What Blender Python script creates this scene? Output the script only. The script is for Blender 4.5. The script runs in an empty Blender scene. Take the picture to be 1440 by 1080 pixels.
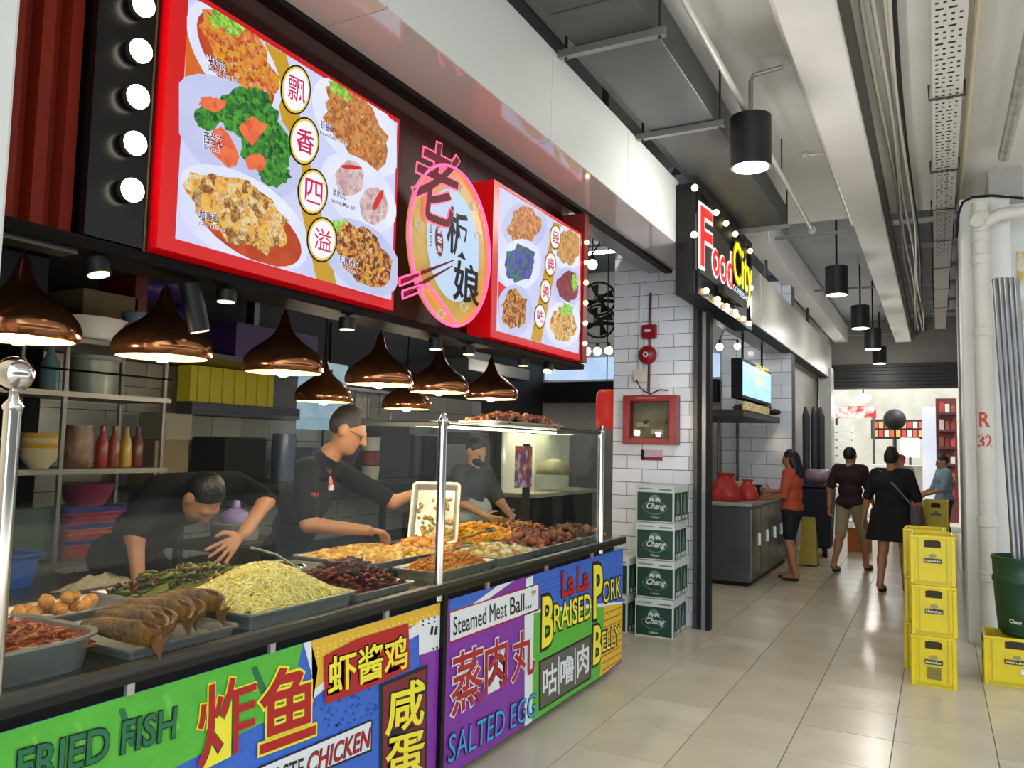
import bpy, math, random
import numpy as np
from mathutils import Vector, Matrix
random.seed(7)
SC = bpy.context.scene
COL = SC.collection

# ------------------------------------------------------------------ camera
F_PX, VPX, VPY, HSLOPE = 1120.0, 1317.0, 640.0, 0.022
CAM = np.array([0.0, 0.0, 1.6])
_d = np.array([VPX-720, VPY-540, F_PX]); _d /= np.linalg.norm(_d)
_u = np.cross(_d, np.array([1.0, HSLOPE, 0.0])); _u /= np.linalg.norm(_u)
if _u[1] > 0: _u = -_u
_r = np.cross(_d, _u)
if _r[0] < 0: _r = -_r
RW = np.stack([_r, _d, _u])
cam_data = bpy.data.cameras.new('camera'); cam = bpy.data.objects.new('camera', cam_data); COL.objects.link(cam)
cam_data.sensor_width = 36; cam_data.lens = F_PX/1440*36; cam_data.clip_start = .05
m = Matrix.Identity(4)
for i in range(3):
    m[i][0] = RW[i, 0]; m[i][1] = -RW[i, 1]; m[i][2] = -RW[i, 2]; m[i][3] = CAM[i]
cam.matrix_world = m
SC.camera = cam
# ------------------------------------------------------------------ world, exposure
w = bpy.data.worlds.new('world'); SC.world = w; w.use_nodes = True
bg = w.node_tree.nodes['Background']; bg.inputs[0].default_value = (.80, .90, 1, 1); bg.inputs[1].default_value = 2.3
sun_d = bpy.data.lights.new('sun', 'SUN'); sun_d.energy = 6.0; sun_d.angle = .02; sun_d.color = (1, .95, .88)
sun = bpy.data.objects.new('sun', sun_d); COL.objects.link(sun); sun.rotation_euler = Vector((-.62, .2, -1)).to_track_quat('-Z', 'Y').to_euler()
SC.view_settings.view_transform = 'Standard'; SC.view_settings.look = 'None'
SC.view_settings.gamma = 1; SC.view_settings.use_curve_mapping = False
EXPO = 0.68
SC.view_settings.exposure = EXPO

def ray(px, py):
    return RW @ np.array([px-720, py-540, F_PX])
def _on(px, py, ax, v):
    d = ray(px, py); return CAM + d*((v-CAM[ax])/d[ax])
def onX(px, py, v): return _on(px, py, 0, v)
def onY(px, py, v): return _on(px, py, 1, v)
def onZ(px, py, v): return _on(px, py, 2, v)

# ------------------------------------------------------------------ materials
MATS = {}
def lin(h):
    h = h.lstrip('#'); c = [int(h[i:i+2], 16)/255 for i in (0, 2, 4)]
    return tuple((x/12.92 if x <= .04045 else ((x+.055)/1.055)**2.4) for x in c) + (1,)
def M(key, hexc='#808080', rough=.5, metal=0.0, emit=0.0, hex2=None, scale=6.0, bump=0.0, bscale=None, voro=False, cols=None, trans=0.0, coat=0.0, spec=.5, detail=4, stretch=None):
    if key in MATS: return MATS[key]
    mt = bpy.data.materials.new(key); mt.use_nodes = True; nt = mt.node_tree; N = nt.nodes; L = nt.links
    b = N['Principled BSDF']; b.inputs['Roughness'].default_value = rough; b.inputs['Metallic'].default_value = metal
    b.inputs['Specular IOR Level'].default_value = spec
    b.inputs['Coat Weight'].default_value = coat
    if trans: b.inputs['Transmission Weight'].default_value = trans
    b.inputs['Base Color'].default_value = lin(hexc)
    src = None
    if hex2 or cols or bump:
        tc = N.new('ShaderNodeTexCoord'); co = tc.outputs['Object']
        if stretch:
            mp = N.new('ShaderNodeMapping'); mp.inputs['Scale'].default_value = stretch; L.new(co, mp.inputs[0]); co = mp.outputs[0]
        if voro:
            t = N.new('ShaderNodeTexVoronoi'); t.inputs['Scale'].default_value = scale; sep = N.new('ShaderNodeSeparateColor')
            nw = N.new('ShaderNodeTexNoise'); nw.inputs['Scale'].default_value = scale*1.3; nw.inputs['Detail'].default_value = 3; L.new(co, nw.inputs['Vector'])
            va = N.new('ShaderNodeVectorMath'); va.operation = 'MULTIPLY_ADD'; va.inputs[1].default_value = (1.1/scale,)*3; L.new(nw.outputs['Color'], va.inputs[0]); L.new(co, va.inputs[2])
            L.new(va.outputs[0], t.inputs['Vector']); L.new(t.outputs['Color'], sep.inputs[0])
            ma = N.new('ShaderNodeMath'); ma.operation = 'MULTIPLY_ADD'; ma.inputs[1].default_value = .55; L.new(nw.outputs['Fac'], ma.inputs[0])
            mc = N.new('ShaderNodeMath'); mc.operation = 'MULTIPLY'; mc.inputs[1].default_value = .62; L.new(sep.outputs[0], mc.inputs[0]); L.new(mc.outputs[0], ma.inputs[2]); fac = ma.outputs[0]
        else:
            t = N.new('ShaderNodeTexNoise'); t.inputs['Scale'].default_value = scale; t.inputs['Detail'].default_value = detail
            L.new(co, t.inputs['Vector']); fac = t.outputs['Fac']
        if hex2 or cols:
            rp = N.new('ShaderNodeValToRGB'); L.new(fac, rp.inputs[0])
            cl = cols or [hexc, hex2]
            lo, hi = (.05, .95) if voro else (.3, .7)
            el = rp.color_ramp.elements
            while len(el) < len(cl): el.new(.5)
            for i, c in enumerate(cl):
                el[i].position = lo+(hi-lo)*i/max(1, len(cl)-1); el[i].color = lin(c)
            src = rp.outputs[0]; L.new(src, b.inputs['Base Color'])
        if bump:
            t2 = N.new('ShaderNodeTexNoise'); t2.inputs['Scale'].default_value = bscale or scale; t2.inputs['Detail'].default_value = 5
            L.new(co, t2.inputs['Vector']); bp = N.new('ShaderNodeBump'); bp.inputs['Strength'].default_value = bump
            bp.inputs['Distance'].default_value = .02
            L.new(t2.outputs['Fac'], bp.inputs['Height']); L.new(bp.outputs[0], b.inputs['Normal'])
    if emit:
        b.inputs['Emission Strength'].default_value = emit; b.inputs['Emission Color'].default_value = lin(hexc)
        if src is not None: L.new(src, b.inputs['Emission Color'])
        if emit > .3:
            for l in list(b.inputs['Base Color'].links): L.remove(l)
            b.inputs['Base Color'].default_value = (.02, .02, .02, 1)
    MATS[key] = mt; return mt
def GLASS(key, tint='#ffffff', refl=.1, rough=.02):
    if key in MATS: return MATS[key]
    mt = bpy.data.materials.new(key); mt.use_nodes = True; nt = mt.node_tree; N = nt.nodes; L = nt.links
    N.remove(N['Principled BSDF']); out = N['Material Output']
    tr = N.new('ShaderNodeBsdfTransparent'); tr.inputs[0].default_value = lin(tint)
    gl = N.new('ShaderNodeBsdfGlossy'); gl.inputs['Roughness'].default_value = rough
    lw = N.new('ShaderNodeLayerWeight'); lw.inputs[0].default_value = .5
    pw = N.new('ShaderNodeMath'); pw.operation = 'POWER'; pw.inputs[1].default_value = 4.5; L.new(lw.outputs['Facing'], pw.inputs[0])
    mul = N.new('ShaderNodeMath'); mul.operation = 'MULTIPLY_ADD'; mul.inputs[1].default_value = .8; mul.inputs[2].default_value = .006+.05*refl; mul.use_clamp = True
    L.new(pw.outputs[0], mul.inputs[0])
    mx = N.new('ShaderNodeMixShader'); L.new(mul.outputs[0], mx.inputs[0]); L.new(tr.outputs[0], mx.inputs[1]); L.new(gl.outputs[0], mx.inputs[2])
    L.new(mx.outputs[0], out.inputs[0]); MATS[key] = mt; return mt

steel = M('brushed steel', '#c9c8c3', .36, .75, hex2='#b9b8b3', scale=30)
dull = M('dull steel', '#7c7b77', .45, .8)
steel_d = M('dark steel', '#55534f', .38, .9)
chrome = M('polished steel', '#dcdcda', .12, 1)
black = M('black paint', '#0a0a0b', .6, spec=.3)
blackgloss = M('black gloss', '#0a0a0b', .25, spec=.25)
white = M('white paint', '#d9dad6', .45, hex2='#cfd0cb', scale=2)

# ------------------------------------------------------------------ mesh helpers
WL = {}
def wl(o): return WL.get(o.name, (0, 0, 0)) if o else (0, 0, 0)
def unit(v):
    v = np.asarray(v, float); n = np.linalg.norm(v); return v/n if n > 1e-9 else v
def frame(d):
    d = unit(d); a = np.array([0, 0, 1.0]) if abs(d[2]) < .9 else np.array([1.0, 0, 0])
    s = unit(np.cross(d, a)); t = np.cross(d, s); return s, t
class MB:
    def __init__(s): s.v = []; s.f = []; s.m = []; s.cur = 0
    def mat(s, i): s.cur = i; return s
    def add(s, vs, fs):
        o = len(s.v); s.v.extend([tuple(map(float, p)) for p in vs]); s.f.extend([tuple(i+o for i in f) for f in fs]); s.m.extend([s.cur]*len(fs)); return s
    def box(s, x0, x1, y0, y1, z0, z1, taper=0):
        t = taper
        vs = [(x0+t, y0+t, z0), (x1-t, y0+t, z0), (x1-t, y1-t, z0), (x0+t, y1-t, z0), (x0, y0, z1), (x1, y0, z1), (x1, y1, z1), (x0, y1, z1)]
        return s.add(vs, [(0, 3, 2, 1), (4, 5, 6, 7), (0, 1, 5, 4), (1, 2, 6, 5), (2, 3, 7, 6), (3, 0, 4, 7)])
    def obox(s, c, ax, ay, az):
        c, ax, ay, az = (np.asarray(q, float) for q in (c, ax, ay, az))
        vs = [c+sx*ax+sy*ay+sz*az for sz in (-1, 1) for sx, sy in ((-1, -1), (1, -1), (1, 1), (-1, 1))]
        return s.add(vs, [(0, 3, 2, 1), (4, 5, 6, 7), (0, 1, 5, 4), (1, 2, 6, 5), (2, 3, 7, 6), (3, 0, 4, 7)])
    def bar(s, a, b, w, h=None):
        a = np.asarray(a, float); b = np.asarray(b, float); d = b-a; sd, t = frame(d)
        return s.obox((a+b)/2, sd*w/2, t*(h or w)/2, d/2)
    def tube(s, pts, r, n=8, cap=True):
        pts = [np.asarray(p, float) for p in pts]; k = len(pts)
        rr = r if hasattr(r, '__len__') else [r]*k
        vs = []; pv = None
        for i, p in enumerate(pts):
            d = unit(pts[min(i+1, k-1)]-pts[max(i-1, 0)])
            if pv is None: sd, t = frame(d)
            else:
                sd = unit(pv-d*np.dot(pv, d)); t = np.cross(d, sd)
            pv = sd
            for j in range(n):
                a = 2*math.pi*j/n; vs.append(p+rr[i]*(math.cos(a)*sd+math.sin(a)*t))
        fs = [(i*n+j, i*n+(j+1) % n, (i+1)*n+(j+1) % n, (i+1)*n+j) for i in range(k-1) for j in range(n)]
        if cap: fs += [tuple(range(n-1, -1, -1)), tuple((k-1)*n+j for j in range(n))]
        return s.add(vs, fs)
    def lathe(s, prof, c=(0, 0, 0), n=24, cap=True, ax=None):
        vs = []; k = len(prof); c = np.asarray(c, float)
        if ax is None: e1, e2, e3 = np.array([1, 0, 0.]), np.array([0, 1, 0.]), np.array([0, 0, 1.])
        else:
            e3 = unit(ax); e1, e2 = frame(e3)
            if np.dot(np.cross(e1, e2), e3) < 0: e2 = -e2
        for r, z in prof:
            for j in range(n):
                a = 2*math.pi*j/n; vs.append(c+e1*r*math.cos(a)+e2*r*math.sin(a)+e3*z)
        fs = [(i*n+j, i*n+(j+1) % n, (i+1)*n+(j+1) % n, (i+1)*n+j) for i in range(k-1) for j in range(n)]
        if cap: fs += [tuple(range(n-1, -1, -1)), tuple((k-1)*n+j for j in range(n))]
        return s.add(vs, fs)
    def ell(s, c, r, n=10, k=6, rot=None):
        vs = []; c = np.asarray(c, float); r = np.asarray(r if hasattr(r, '__len__') else (r, r, r), float)
        for i in range(1, k):
            th = math.pi*i/k
            for j in range(n):
                a = 2*math.pi*j/n; vs.append(np.array([math.sin(th)*math.cos(a), math.sin(th)*math.sin(a), math.cos(th)])*r)
        vs += [np.array([0, 0, r[2]]), np.array([0, 0, -r[2]])]
        if rot is not None: vs = [rot@q for q in vs]
        T = len(vs)-2; B = T+1
        fs = [(i*n+j, (i+1)*n+j, (i+1)*n+(j+1) % n, i*n+(j+1) % n) for i in range(k-2) for j in range(n)]
        fs += [(T, j, (j+1) % n) for j in range(n)] + [(B, (k-2)*n+(j+1) % n, (k-2)*n+j) for j in range(n)]
        return s.add([c+q for q in vs], fs)
    def poly(s, pts, thick):
        """prism: pts a planar polygon (3-D), thick an extrusion vector (from back to front)"""
        n = len(pts); t = np.asarray(thick, float); p = [np.asarray(q, float) for q in pts]
        fs = [tuple(range(n-1, -1, -1)), tuple(range(n, 2*n))] + [(i, (i+1) % n, n+(i+1) % n, n+i) for i in range(n)]
        return s.add(p+[q+t for q in p], fs)
    def build(s, name, mats, parent=None, smooth=False, bevel=0, loc=None):
        me = bpy.data.meshes.new(name); o3 = np.asarray(wl(parent) if parent else (loc if loc is not None else (0, 0, 0)), float)
        vv = [(p[0]-o3[0], p[1]-o3[1], p[2]-o3[2]) for p in s.v]
        me.from_pydata(vv, [], s.f)
        for q in (mats if isinstance(mats, (list, tuple)) else [mats]): me.materials.append(q)
        me.polygons.foreach_set('material_index', s.m)
        if smooth is True: me.polygons.foreach_set('use_smooth', [True]*len(s.f))
        me.update()
        o = bpy.data.objects.new(name, me); COL.objects.link(o)
        if parent: o.parent = parent; WL[o.name] = tuple(o3)
        elif loc is not None: o.location = loc; WL[o.name] = tuple(loc)
        if smooth == 'auto':
            me.polygons.foreach_set('use_smooth', [True]*len(s.f))
            try: me.set_sharp_from_angle(angle=math.radians(38))
            except Exception: pass
        if bevel:
            b = o.modifiers.new('bevel', 'BEVEL'); b.width = bevel; b.segments = 2; b.limit_method = 'ANGLE'
        return o
def tag(o, label=None, cat=None, group=None, kind=None):
    if label: o['label'] = label
    if cat: o['category'] = cat
    if group: o['group'] = group
    if kind: o['kind'] = kind
    return o
def thing(name, loc, label, cat, group=None):
    o = bpy.data.objects.new(name, None); o.empty_display_size = .05; COL.objects.link(o); o.location = tuple(map(float, loc)); WL[o.name] = tuple(map(float, loc))
    return tag(o, label, cat, group)
def struct(o): o['kind'] = 'structure'; return o
def copy_tree(o, loc=None, label=None, rz=None, parent=None):
    c = o.copy(); COL.objects.link(c); c.parent = parent
    if parent is not None: c.matrix_parent_inverse = Matrix.Identity(4)
    if loc is not None: c.location = loc; WL[c.name] = tuple(loc)
    if rz is not None: c.rotation_euler = (0, 0, rz)
    if label: c['label'] = label
    for ch in list(o.children): copy_tree(ch, parent=c)
    return c
def shared(name, me, parent, loc, rot=None, mat=None):
    o = bpy.data.objects.new(name, me); COL.objects.link(o); o.parent = parent; o.location = loc
    if rot: o.rotation_euler = rot
    return o
def mesh_of(mb, name, mats, smooth=False):
    o = mb.build(name, mats, smooth=smooth); me = o.data; bpy.data.objects.remove(o); return me
# ------------------------------------------------------------------ lettering
_tc = {}
def text_geo(s, bold=0.0):
    k = (s, bold)
    if k in _tc: return _tc[k]
    cu = bpy.data.curves.new('t', 'FONT'); cu.body = s; cu.offset = bold; cu.resolution_u = 3; cu.fill_mode = 'FRONT'
    o = bpy.data.objects.new('t', cu); COL.objects.link(o)
    dg = bpy.context.evaluated_depsgraph_get(); dg.update()
    me = bpy.data.meshes.new_from_object(o.evaluated_get(dg))
    v = np.array([q.co[:2] for q in me.vertices]) if len(me.vertices) else np.zeros((0, 2)); f = [tuple(p.vertices) for p in me.polygons]
    bpy.data.objects.remove(o); bpy.data.curves.remove(cu); bpy.data.meshes.remove(me)
    _tc[k] = (v, f); return v, f
def lettering(s, bl, br, tl, off, mat, parent, bold=0.0, name='lettering', pad=0.0):
    """lay the text on the parallelogram bl-br-tl (3-D points), lifted by vector off; bold widens the strokes"""
    v0, _ = text_geo(s, 0.0)
    v, f = text_geo(s, bold)
    if len(v) == 0: return None
    mn, mx = v0.min(0), v0.max(0); bl, br, tl, off = (np.asarray(q, float) for q in (bl, br, tl, off))
    uv = (v-mn)/np.maximum(mx-mn, 1e-6)
    P = bl+uv[:, :1]*(br-bl)+uv[:, 1:]*(tl-bl)+off
    mb = MB(); mb.add(P, f)
    nrm = np.cross(br-bl, tl-bl)
    return mb.build(name, mat, parent)
# ------------------------------------------------------------------ the setting
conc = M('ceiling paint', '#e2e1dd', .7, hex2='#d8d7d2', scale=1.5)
conc_d = M('shaded recess grey', '#6f7376', .75, hex2='#62666a', scale=1.5)  # dark grey puts the unlit recess's shade into the colour
grey_wall = M('grey wall', '#a9a8a3', .6, hex2='#9c9b96', scale=2)
dark_wall = M('dark kitchen wall', '#2a2826', .6, hex2='#1d1c1b', scale=3)
cream_wall = M('cream wall', '#bdb8ac', .6, hex2='#aaa599', scale=2)
def sbox(name, mat, *b, bevel=0):
    c = ((b[0]+b[1])/2, (b[2]+b[3])/2, b[4]); return struct(MB().box(*b).build(name, mat, loc=c, bevel=bevel))
FL = sbox('floor', M('grout', '#6f685b', .8), -6.1, 5.0, -3.0, 27.0, -.06, -.002)
sbox('floor_bounce', M('bounce pavement', '#a8a49a', .8, hex2='#98948a', scale=2), 5.0, 20.0, -15.0, 40.0, -.06, -.004)  # unseen ground added to bounce sunlight onto the ceiling
tile_cols = ['#cfc4ad', '#c9bea7', '#d4cab4', '#c5baa4']
tmes = []
for i, c in enumerate(tile_cols):
    mt = M('floor tile %s' % 'abcd'[i], c, .22, hex2='#bdb29c', scale=2.2, spec=.5)
    tmes.append(mesh_of(MB().box(-.2475, .2475, -.2475, .2475, -.004, .004), 'tile', mt))
for ix in range(-4, 4):
    for iy in range(-6, 29):
        cx, cy = -.49+.5*ix, 4.82+.5*iy
        if ix == 3 and iy > 9: continue
        shared('tile', tmes[(ix*7+iy*3+ix*iy) % 4], FL, (cx-WL[FL.name][0], cy-WL[FL.name][1], -WL[FL.name][2]))
sbox('ceiling', conc, -2.05, 5.0, -.5, 9.75, 4.3, 4.5)
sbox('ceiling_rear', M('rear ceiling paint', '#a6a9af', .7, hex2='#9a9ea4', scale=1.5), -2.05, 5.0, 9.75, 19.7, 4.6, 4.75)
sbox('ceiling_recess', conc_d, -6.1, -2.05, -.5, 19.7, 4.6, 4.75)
sbox('ceiling_kitchen', M('black ceiling', '#141415', .7), -6.1, -2.43, .7, 5.5, 2.9, 3.0)
sbox('trim_1', conc, -.753, -.445, -.5, 19.3, 4.05, 4.3, bevel=.01)          # long beam under the ceiling
sbox('trim_2', conc, -2.02, -1.75, -.5, 19.6, 4.12, 4.5)                      # edge beam above the fascia
sbox('trim_3', M('beam shadow paint', '#55544f', .7), -.445, -.41, -.5, 19.3, 4.1, 4.3)  # dark strip painted as the shade on the beam's right side
sbox('wall_left', dark_wall, -6.3, -6.1, -3.0, 19.7, 0, 4.7)
sbox('wall_kitchen_end', dark_wall, -6.1, -2.3, .55, .7, 0, 4.6)
sbox('wall_over_kitchen', M('dark bulkhead', '#3a3b3d', .7), -2.52, -2.43, .7, 5.3, 3.0, 4.6)
# tiled pillar at the end of the stall
PILX0, PILX1, PILY = -2.77, -1.96, 7.30
pil = sbox('wall_pillar', M('pillar grout', '#54565a', .8), PILX0, PILX1, PILY, PILY+.35, 0, 4.3)
wt = [M('white wall tile %s' % k, c, .12, spec=.6) for k, c in zip('abc', ('#e8ebf1', '#e2e6ec', '#edeff3'))]
def tile_rows(wall, x0, x1, y, z0, z1, tw, th, mats, face=-1, g=.006):
    """running-bond tiles on a wall face at constant y, each a child of the wall"""
    L0 = WL[wall.name]; cache = {}
    n = int(round((z1-z0)/th))
    for r in range(n):
        xs = x0-(tw/2 if r % 2 else 0)
        k = 0
        while xs < x1-.01:
            a, b = max(xs, x0), min(xs+tw, x1)
            key = (round(b-a, 3), (r*5+k*3+r*k) % len(mats))
            if key not in cache:
                wd = b-a
                cache[key] = mesh_of(MB().box(-wd/2+g/2, wd/2-g/2, -.004, .004, -th/2+g/2, th/2-g/2), 'wall_tile', mats[key[1]])
            shared('wall_tile', cache[key], wall, ((a+b)/2-L0[0], y+face*.002-L0[1], z0+(r+.5)*th-L0[2]))
            xs += tw; k += 1
tile_rows(pil, PILX0, PILX1, PILY, 0, 4.2, .30, .128, wt)
# fascia of the stall: white glossy panels over a reflecting soffit
fas = sbox('fascia', M('fascia frame', '#8b8c8a', .5), -2.19, -1.885, -1.0, 8.3, 3.305, 3.74)
fpan = M('white glossy panel', '#dfe3e0', .3, coat=.3)
fsof = M('glossy soffit panel', '#c9bdb9', .09, spec=.8, coat=.6)  # pinkish tint puts the reflected sign colour into the panel
ys = [-1.0, .9, 2.4, 3.9, 5.15, 6.38, 8.3]
for a, b in zip(ys[:-1], ys[1:]):
    if a < 6: MB().box(-1.886, -1.868, a+.003, b-.003, 3.30, 3.83).box(-2.19, -1.886, a+.003, b-.003, 3.74, 3.83).build('panel', fpan, fas)
    MB().box(-2.19, -1.872, a+.003, b-.003, 3.296, 3.306).build('soffit_panel', fsof, fas)
MB().box(-1.886, -1.868, 6.372, 6.385, 3.28, 3.84).build('end_strip', M('fascia trim', '#a7aaa8', .4), fas)
MB().box(-2.26, -2.19, -1.0, 8.3, 3.27, 3.31).build('shutter_slot', black, fas)
MB().box(-2.42, -2.26, -1.0, 7.29, 3.285, 3.315).build('shutter_rail', M('rail grey', '#8f8c8a', .3, .6), fas)
fas2 = sbox('fascia_rear', M('fascia frame', '#8b8c8a', .5), -2.19, -1.885, 8.31, 17.4, 3.11, 3.75)
ys = [8.31, 8.9, 10.0, 11.7, 13.6, 15.5, 17.4]
for a, b in zip(ys[:-1], ys[1:]):
    MB().box(-1.886, -1.868, a+.003, b-.003, 3.105, 3.77).build('panel', M('rear fascia panel', '#b6b4ad', .35), fas2)
MB().box(-2.05, -1.872, 8.31, 17.4, 3.09, 3.11).build('shutter_slot', black, fas2)
MB().box(-2.3, -2.05, 8.31, 17.4, 3.09, 3.12).build('shutter_rail', M('rail grey', '#8f8c8a', .3, .6), fas2)
# white column at the left edge of the stall
yl = float(onX(20, 150, -2.0)[1])
sbox('wall_column', white, -2.22, -2.0, yl-.24, yl, 0, 3.3, bevel=.01)
# roller shutter guide posts beside the tiled pillar
tr = thing('trim_4', (-1.87, 7.22, 0), None, None); tr['kind'] = 'structure'
for x, mt in ((-1.935, steel_d), (-1.895, black), (-1.855, M('post grey', '#8e8f90', .35, .7)), (-1.82, black)):
    MB().box(x-.019, x+.019, 7.19, 7.28, 0, 3.09).build('guide_rail', mt, tr)
# right side: white column, wall panel and lintel
sbox('wall_right', white, .215, .60, 8.0, 8.6, 0, 3.88, bevel=.015)
sbox('wall_right_panel', M('pale wall panel', '#d7dad9', .5), .60, 4.0, 8.35, 8.5, 0, 3.88)
sbox('wall_right_rear', grey_wall, .48, .75, 8.6, 19.7, 0, 4.6)
sbox('wall_column_rear', grey_wall, .30, .48, 13.0, 13.5, 0, 4.6)
# hall beyond the stall on the left
sbox('wall_hall', cream_wall, -6.1, -2.9, 12.6, 12.8, 0, 4.6)
wt2 = sbox('wall_stall', M('pillar grout', '#54565a', .8), -2.95, -1.9, 12.5, 12.8, 0, 4.3)
tile_rows(wt2, -2.95, -1.9, 12.5, 0, 4.2, .45, .2, wt)
sbox('wall_column_far', white, -2.05, -1.83, 16.9, 17.4, 0, 3.3)
sbox('wall_left_rear', grey_wall, -2.3, -2.1, 12.8, 19.7, 0, 4.6)
# far end of the corridor: shutter housing over a bright opening
Yf = 19.5
za, zb = float(onY(1250, 547, Yf)[2]), float(onY(1250, 512, Yf)[2])
far = sbox('wall_far', M('far lintel', '#77756f', .6), -2.1, .5, Yf, Yf+.25, zb, 4.6)
sh = thing('shutter_housing', (-.8, Yf-.05, za), 'dark roller shutter housing spanning the far opening of the corridor', 'shutter')
nz = 7
for i in range(nz):
    a = za+(zb-za)*i/nz; b = za+(zb-za)*(i+1)/nz
    MB().box(-2.1, .48, Yf-.12+.01*(i % 2), Yf+.1, a+.004, b-.004).build('slat', M('shutter black', '#17181a', .5), sh)
# ------------------------------------------------------------------ sign wall of the stall
def pell(cx, cy, rx, ry, rot=0, n=26, wob=0.0, seed=1):
    rnd = random.Random(seed); out = []; c, s = math.cos(math.radians(rot)), math.sin(math.radians(rot))
    for i in range(n):
        a = 2*math.pi*i/n; k = 1+rnd.uniform(-wob, wob); x, y = rx*k*math.cos(a), ry*k*math.sin(a)
        out.append((cx+c*x-s*y, cy+s*x+c*y))
    return out
def flat(px, X, lay, th=.0012):
    """printed patch: photo pixels brought onto the sign plane X, one thin layer above the last"""
    mb = MB(); pts = [onX(a, b, X) for a, b in px]
    pts = [np.array([X+lay*.0012, p[1], p[2]]) for p in pts]
    ar = sum(pts[i][1]*pts[(i+1) % len(pts)][2]-pts[(i+1) % len(pts)][1]*pts[i][2] for i in range(len(pts)))
    if ar < 0: pts.reverse()
    mb.poly(pts, (th, 0, 0)); return mb
def clip_px(px, box):
    x0, x1, fy0, fy1 = box
    return [(min(max(x, x0), x1), min(max(y, fy0(x)), fy1(x))) for x, y in px]
E1 = 1.0
def EM(key, c, s=E1, **k): return M('print '+key, c, .5, emit=s*.68, spec=.12, **k)
p_bg = EM('lilac ground', '#c3c7f0', .95, hex2='#d6d8f6', scale=3)
p_plate = EM('plate', '#e3e6fb', 1.0, hex2='#cfd5f4', scale=5)
p_plate2 = EM('plate deeper blue', '#b9c1ea', .9, hex2='#c9cff0', scale=6)  # deeper blue tone for some of the printed plates
p_gold = EM('gold band', '#c99b24', .9)
p_orange = EM('orange corner', '#d8641c', .9)
p_ring = EM('ring black', '#15120e', .3)
p_yel = EM('ring yellow', '#e8c83c', .9)
p_whi = EM('ring white', '#f1eef8', 1.0)
p_pink = EM('pink letter', '#d11450', .9)
p_navy = EM('navy letter', '#20286a', .5)
p_sauce = EM('red sauce', '#b5330e', .8, hex2='#d4571a', scale=12)
def food(key, cols, sc): return EM('food '+key, cols[0], .9, cols=cols, voro=True, scale=sc)
EK = 1
f_ss = food('sweet sour', ['#8f1c0c', '#c2481c', '#e08a3c', '#d9a21e', '#b3200f', '#e9b98a'], 45)
f_br = food('broccoli', ['#082a14', '#0e4a1c', '#2a7a28', '#52a634', '#0a3a1a'], 60)
f_car = food('carrot', ['#e0532c', '#f07a4a', '#d94a30'], 25)
f_cur = food('curry chicken', ['#a85d12', '#d9902a', '#efc060', '#7a3c0a', '#f2d79a', '#c4791c'], 34)
f_fry = food('fried chicken', ['#7a3010', '#b5602a', '#dc9850', '#8f4a1c', '#e8b878'], 48)
f_ball = food('meat ball', ['#c9a8a8', '#dcc3c2', '#b58f90', '#e6d4d2'], 40)
f_chi = EM('chili', '#d0201a', .9)
f_let = food('lettuce', ['#7cc02a', '#a8dc50', '#5a9a20', '#c6ea7a'], 60)
f_mix = food('stir fry', ['#6a3010', '#c06a1c', '#e8a83c', '#3a1c0c', '#a03a14', '#e8d090'], 60)
f_pur = food('purple greens', ['#1f5a22', '#3a2a9a', '#5a3ab8', '#2f8a30', '#16401c'], 55)
f_mar = food('maroon meat', ['#5a0c1c', '#8f1c34', '#6a1020', '#b04a5a'], 60)
f_brn = food('brown nuts', ['#7a4a1c', '#b88038', '#dcae68', '#9a6428'], 55)

def menu(root, X, prints, box):
    """prints: list of (name, pixel polygon, material); each becomes a thin printed layer on the lit face"""
    for i, (nm, px, mt) in enumerate(prints):
        flat(clip_px(px, box), X, 2+i*.5).build(nm, mt, root)
def sign_text(s, x0, y0, x1, y1, x2, y2, X, lay, mat, parent, bold=0, name='lettering'):
    a, b, c = onX(x0, y0, X), onX(x1, y1, X), onX(x2, y2, X)
    lettering(s, a, b, c, (lay*.0012, 0, 0), mat, parent, bold, name)
red_frame = M('red sign frame', '#c4040c', .35, emit=.22)
def line(p, q): return lambda x: p[1]+(q[1]-p[1])*(x-p[0])/(q[0]-p[0])
XS = -2.2
def lightbox(name, q, label, fr):
    """q: pixel corners of the lit face tl,tr,br,bl"""
    P = [onX(a, b, XS) for a, b in q]; y0 = (P[0][1]+P[3][1])/2; y1 = (P[1][1]+P[2][1])/2; z0 = (P[2][2]+P[3][2])/2; z1 = (P[0][2]+P[1][2])/2
    r = thing(name, (XS-.1, (y0+y1)/2, z0-fr), label, 'sign')
    mb = MB(); mb.box(XS-.15, XS+.004, y0-fr*1.5, y0, z0-fr, z1+.02); mb.box(XS-.15, XS+.004, y1, y1+.012, z0-fr, z1+.02)
    mb.box(XS-.15, XS+.004, y0, y1, z0-fr, z0); mb.box(XS-.15, XS+.004, y0, y1, z1, z1+.02); mb.box(XS-.15, XS-.1, y0, y1, z0, z1)
    mb.build('frame', red_frame, r)
    MB().box(XS-.02, XS, y0, y1, z0, z1).build('lit_face', p_bg, r)
    return r, (y0, y1, z0, z1)
def px_of(y, z, X=XS):
    v = RW.T @ (np.array([X, y, z])-CAM); return (720+F_PX*v[0]/v[2], 540+F_PX*v[1]/v[2])
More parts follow.
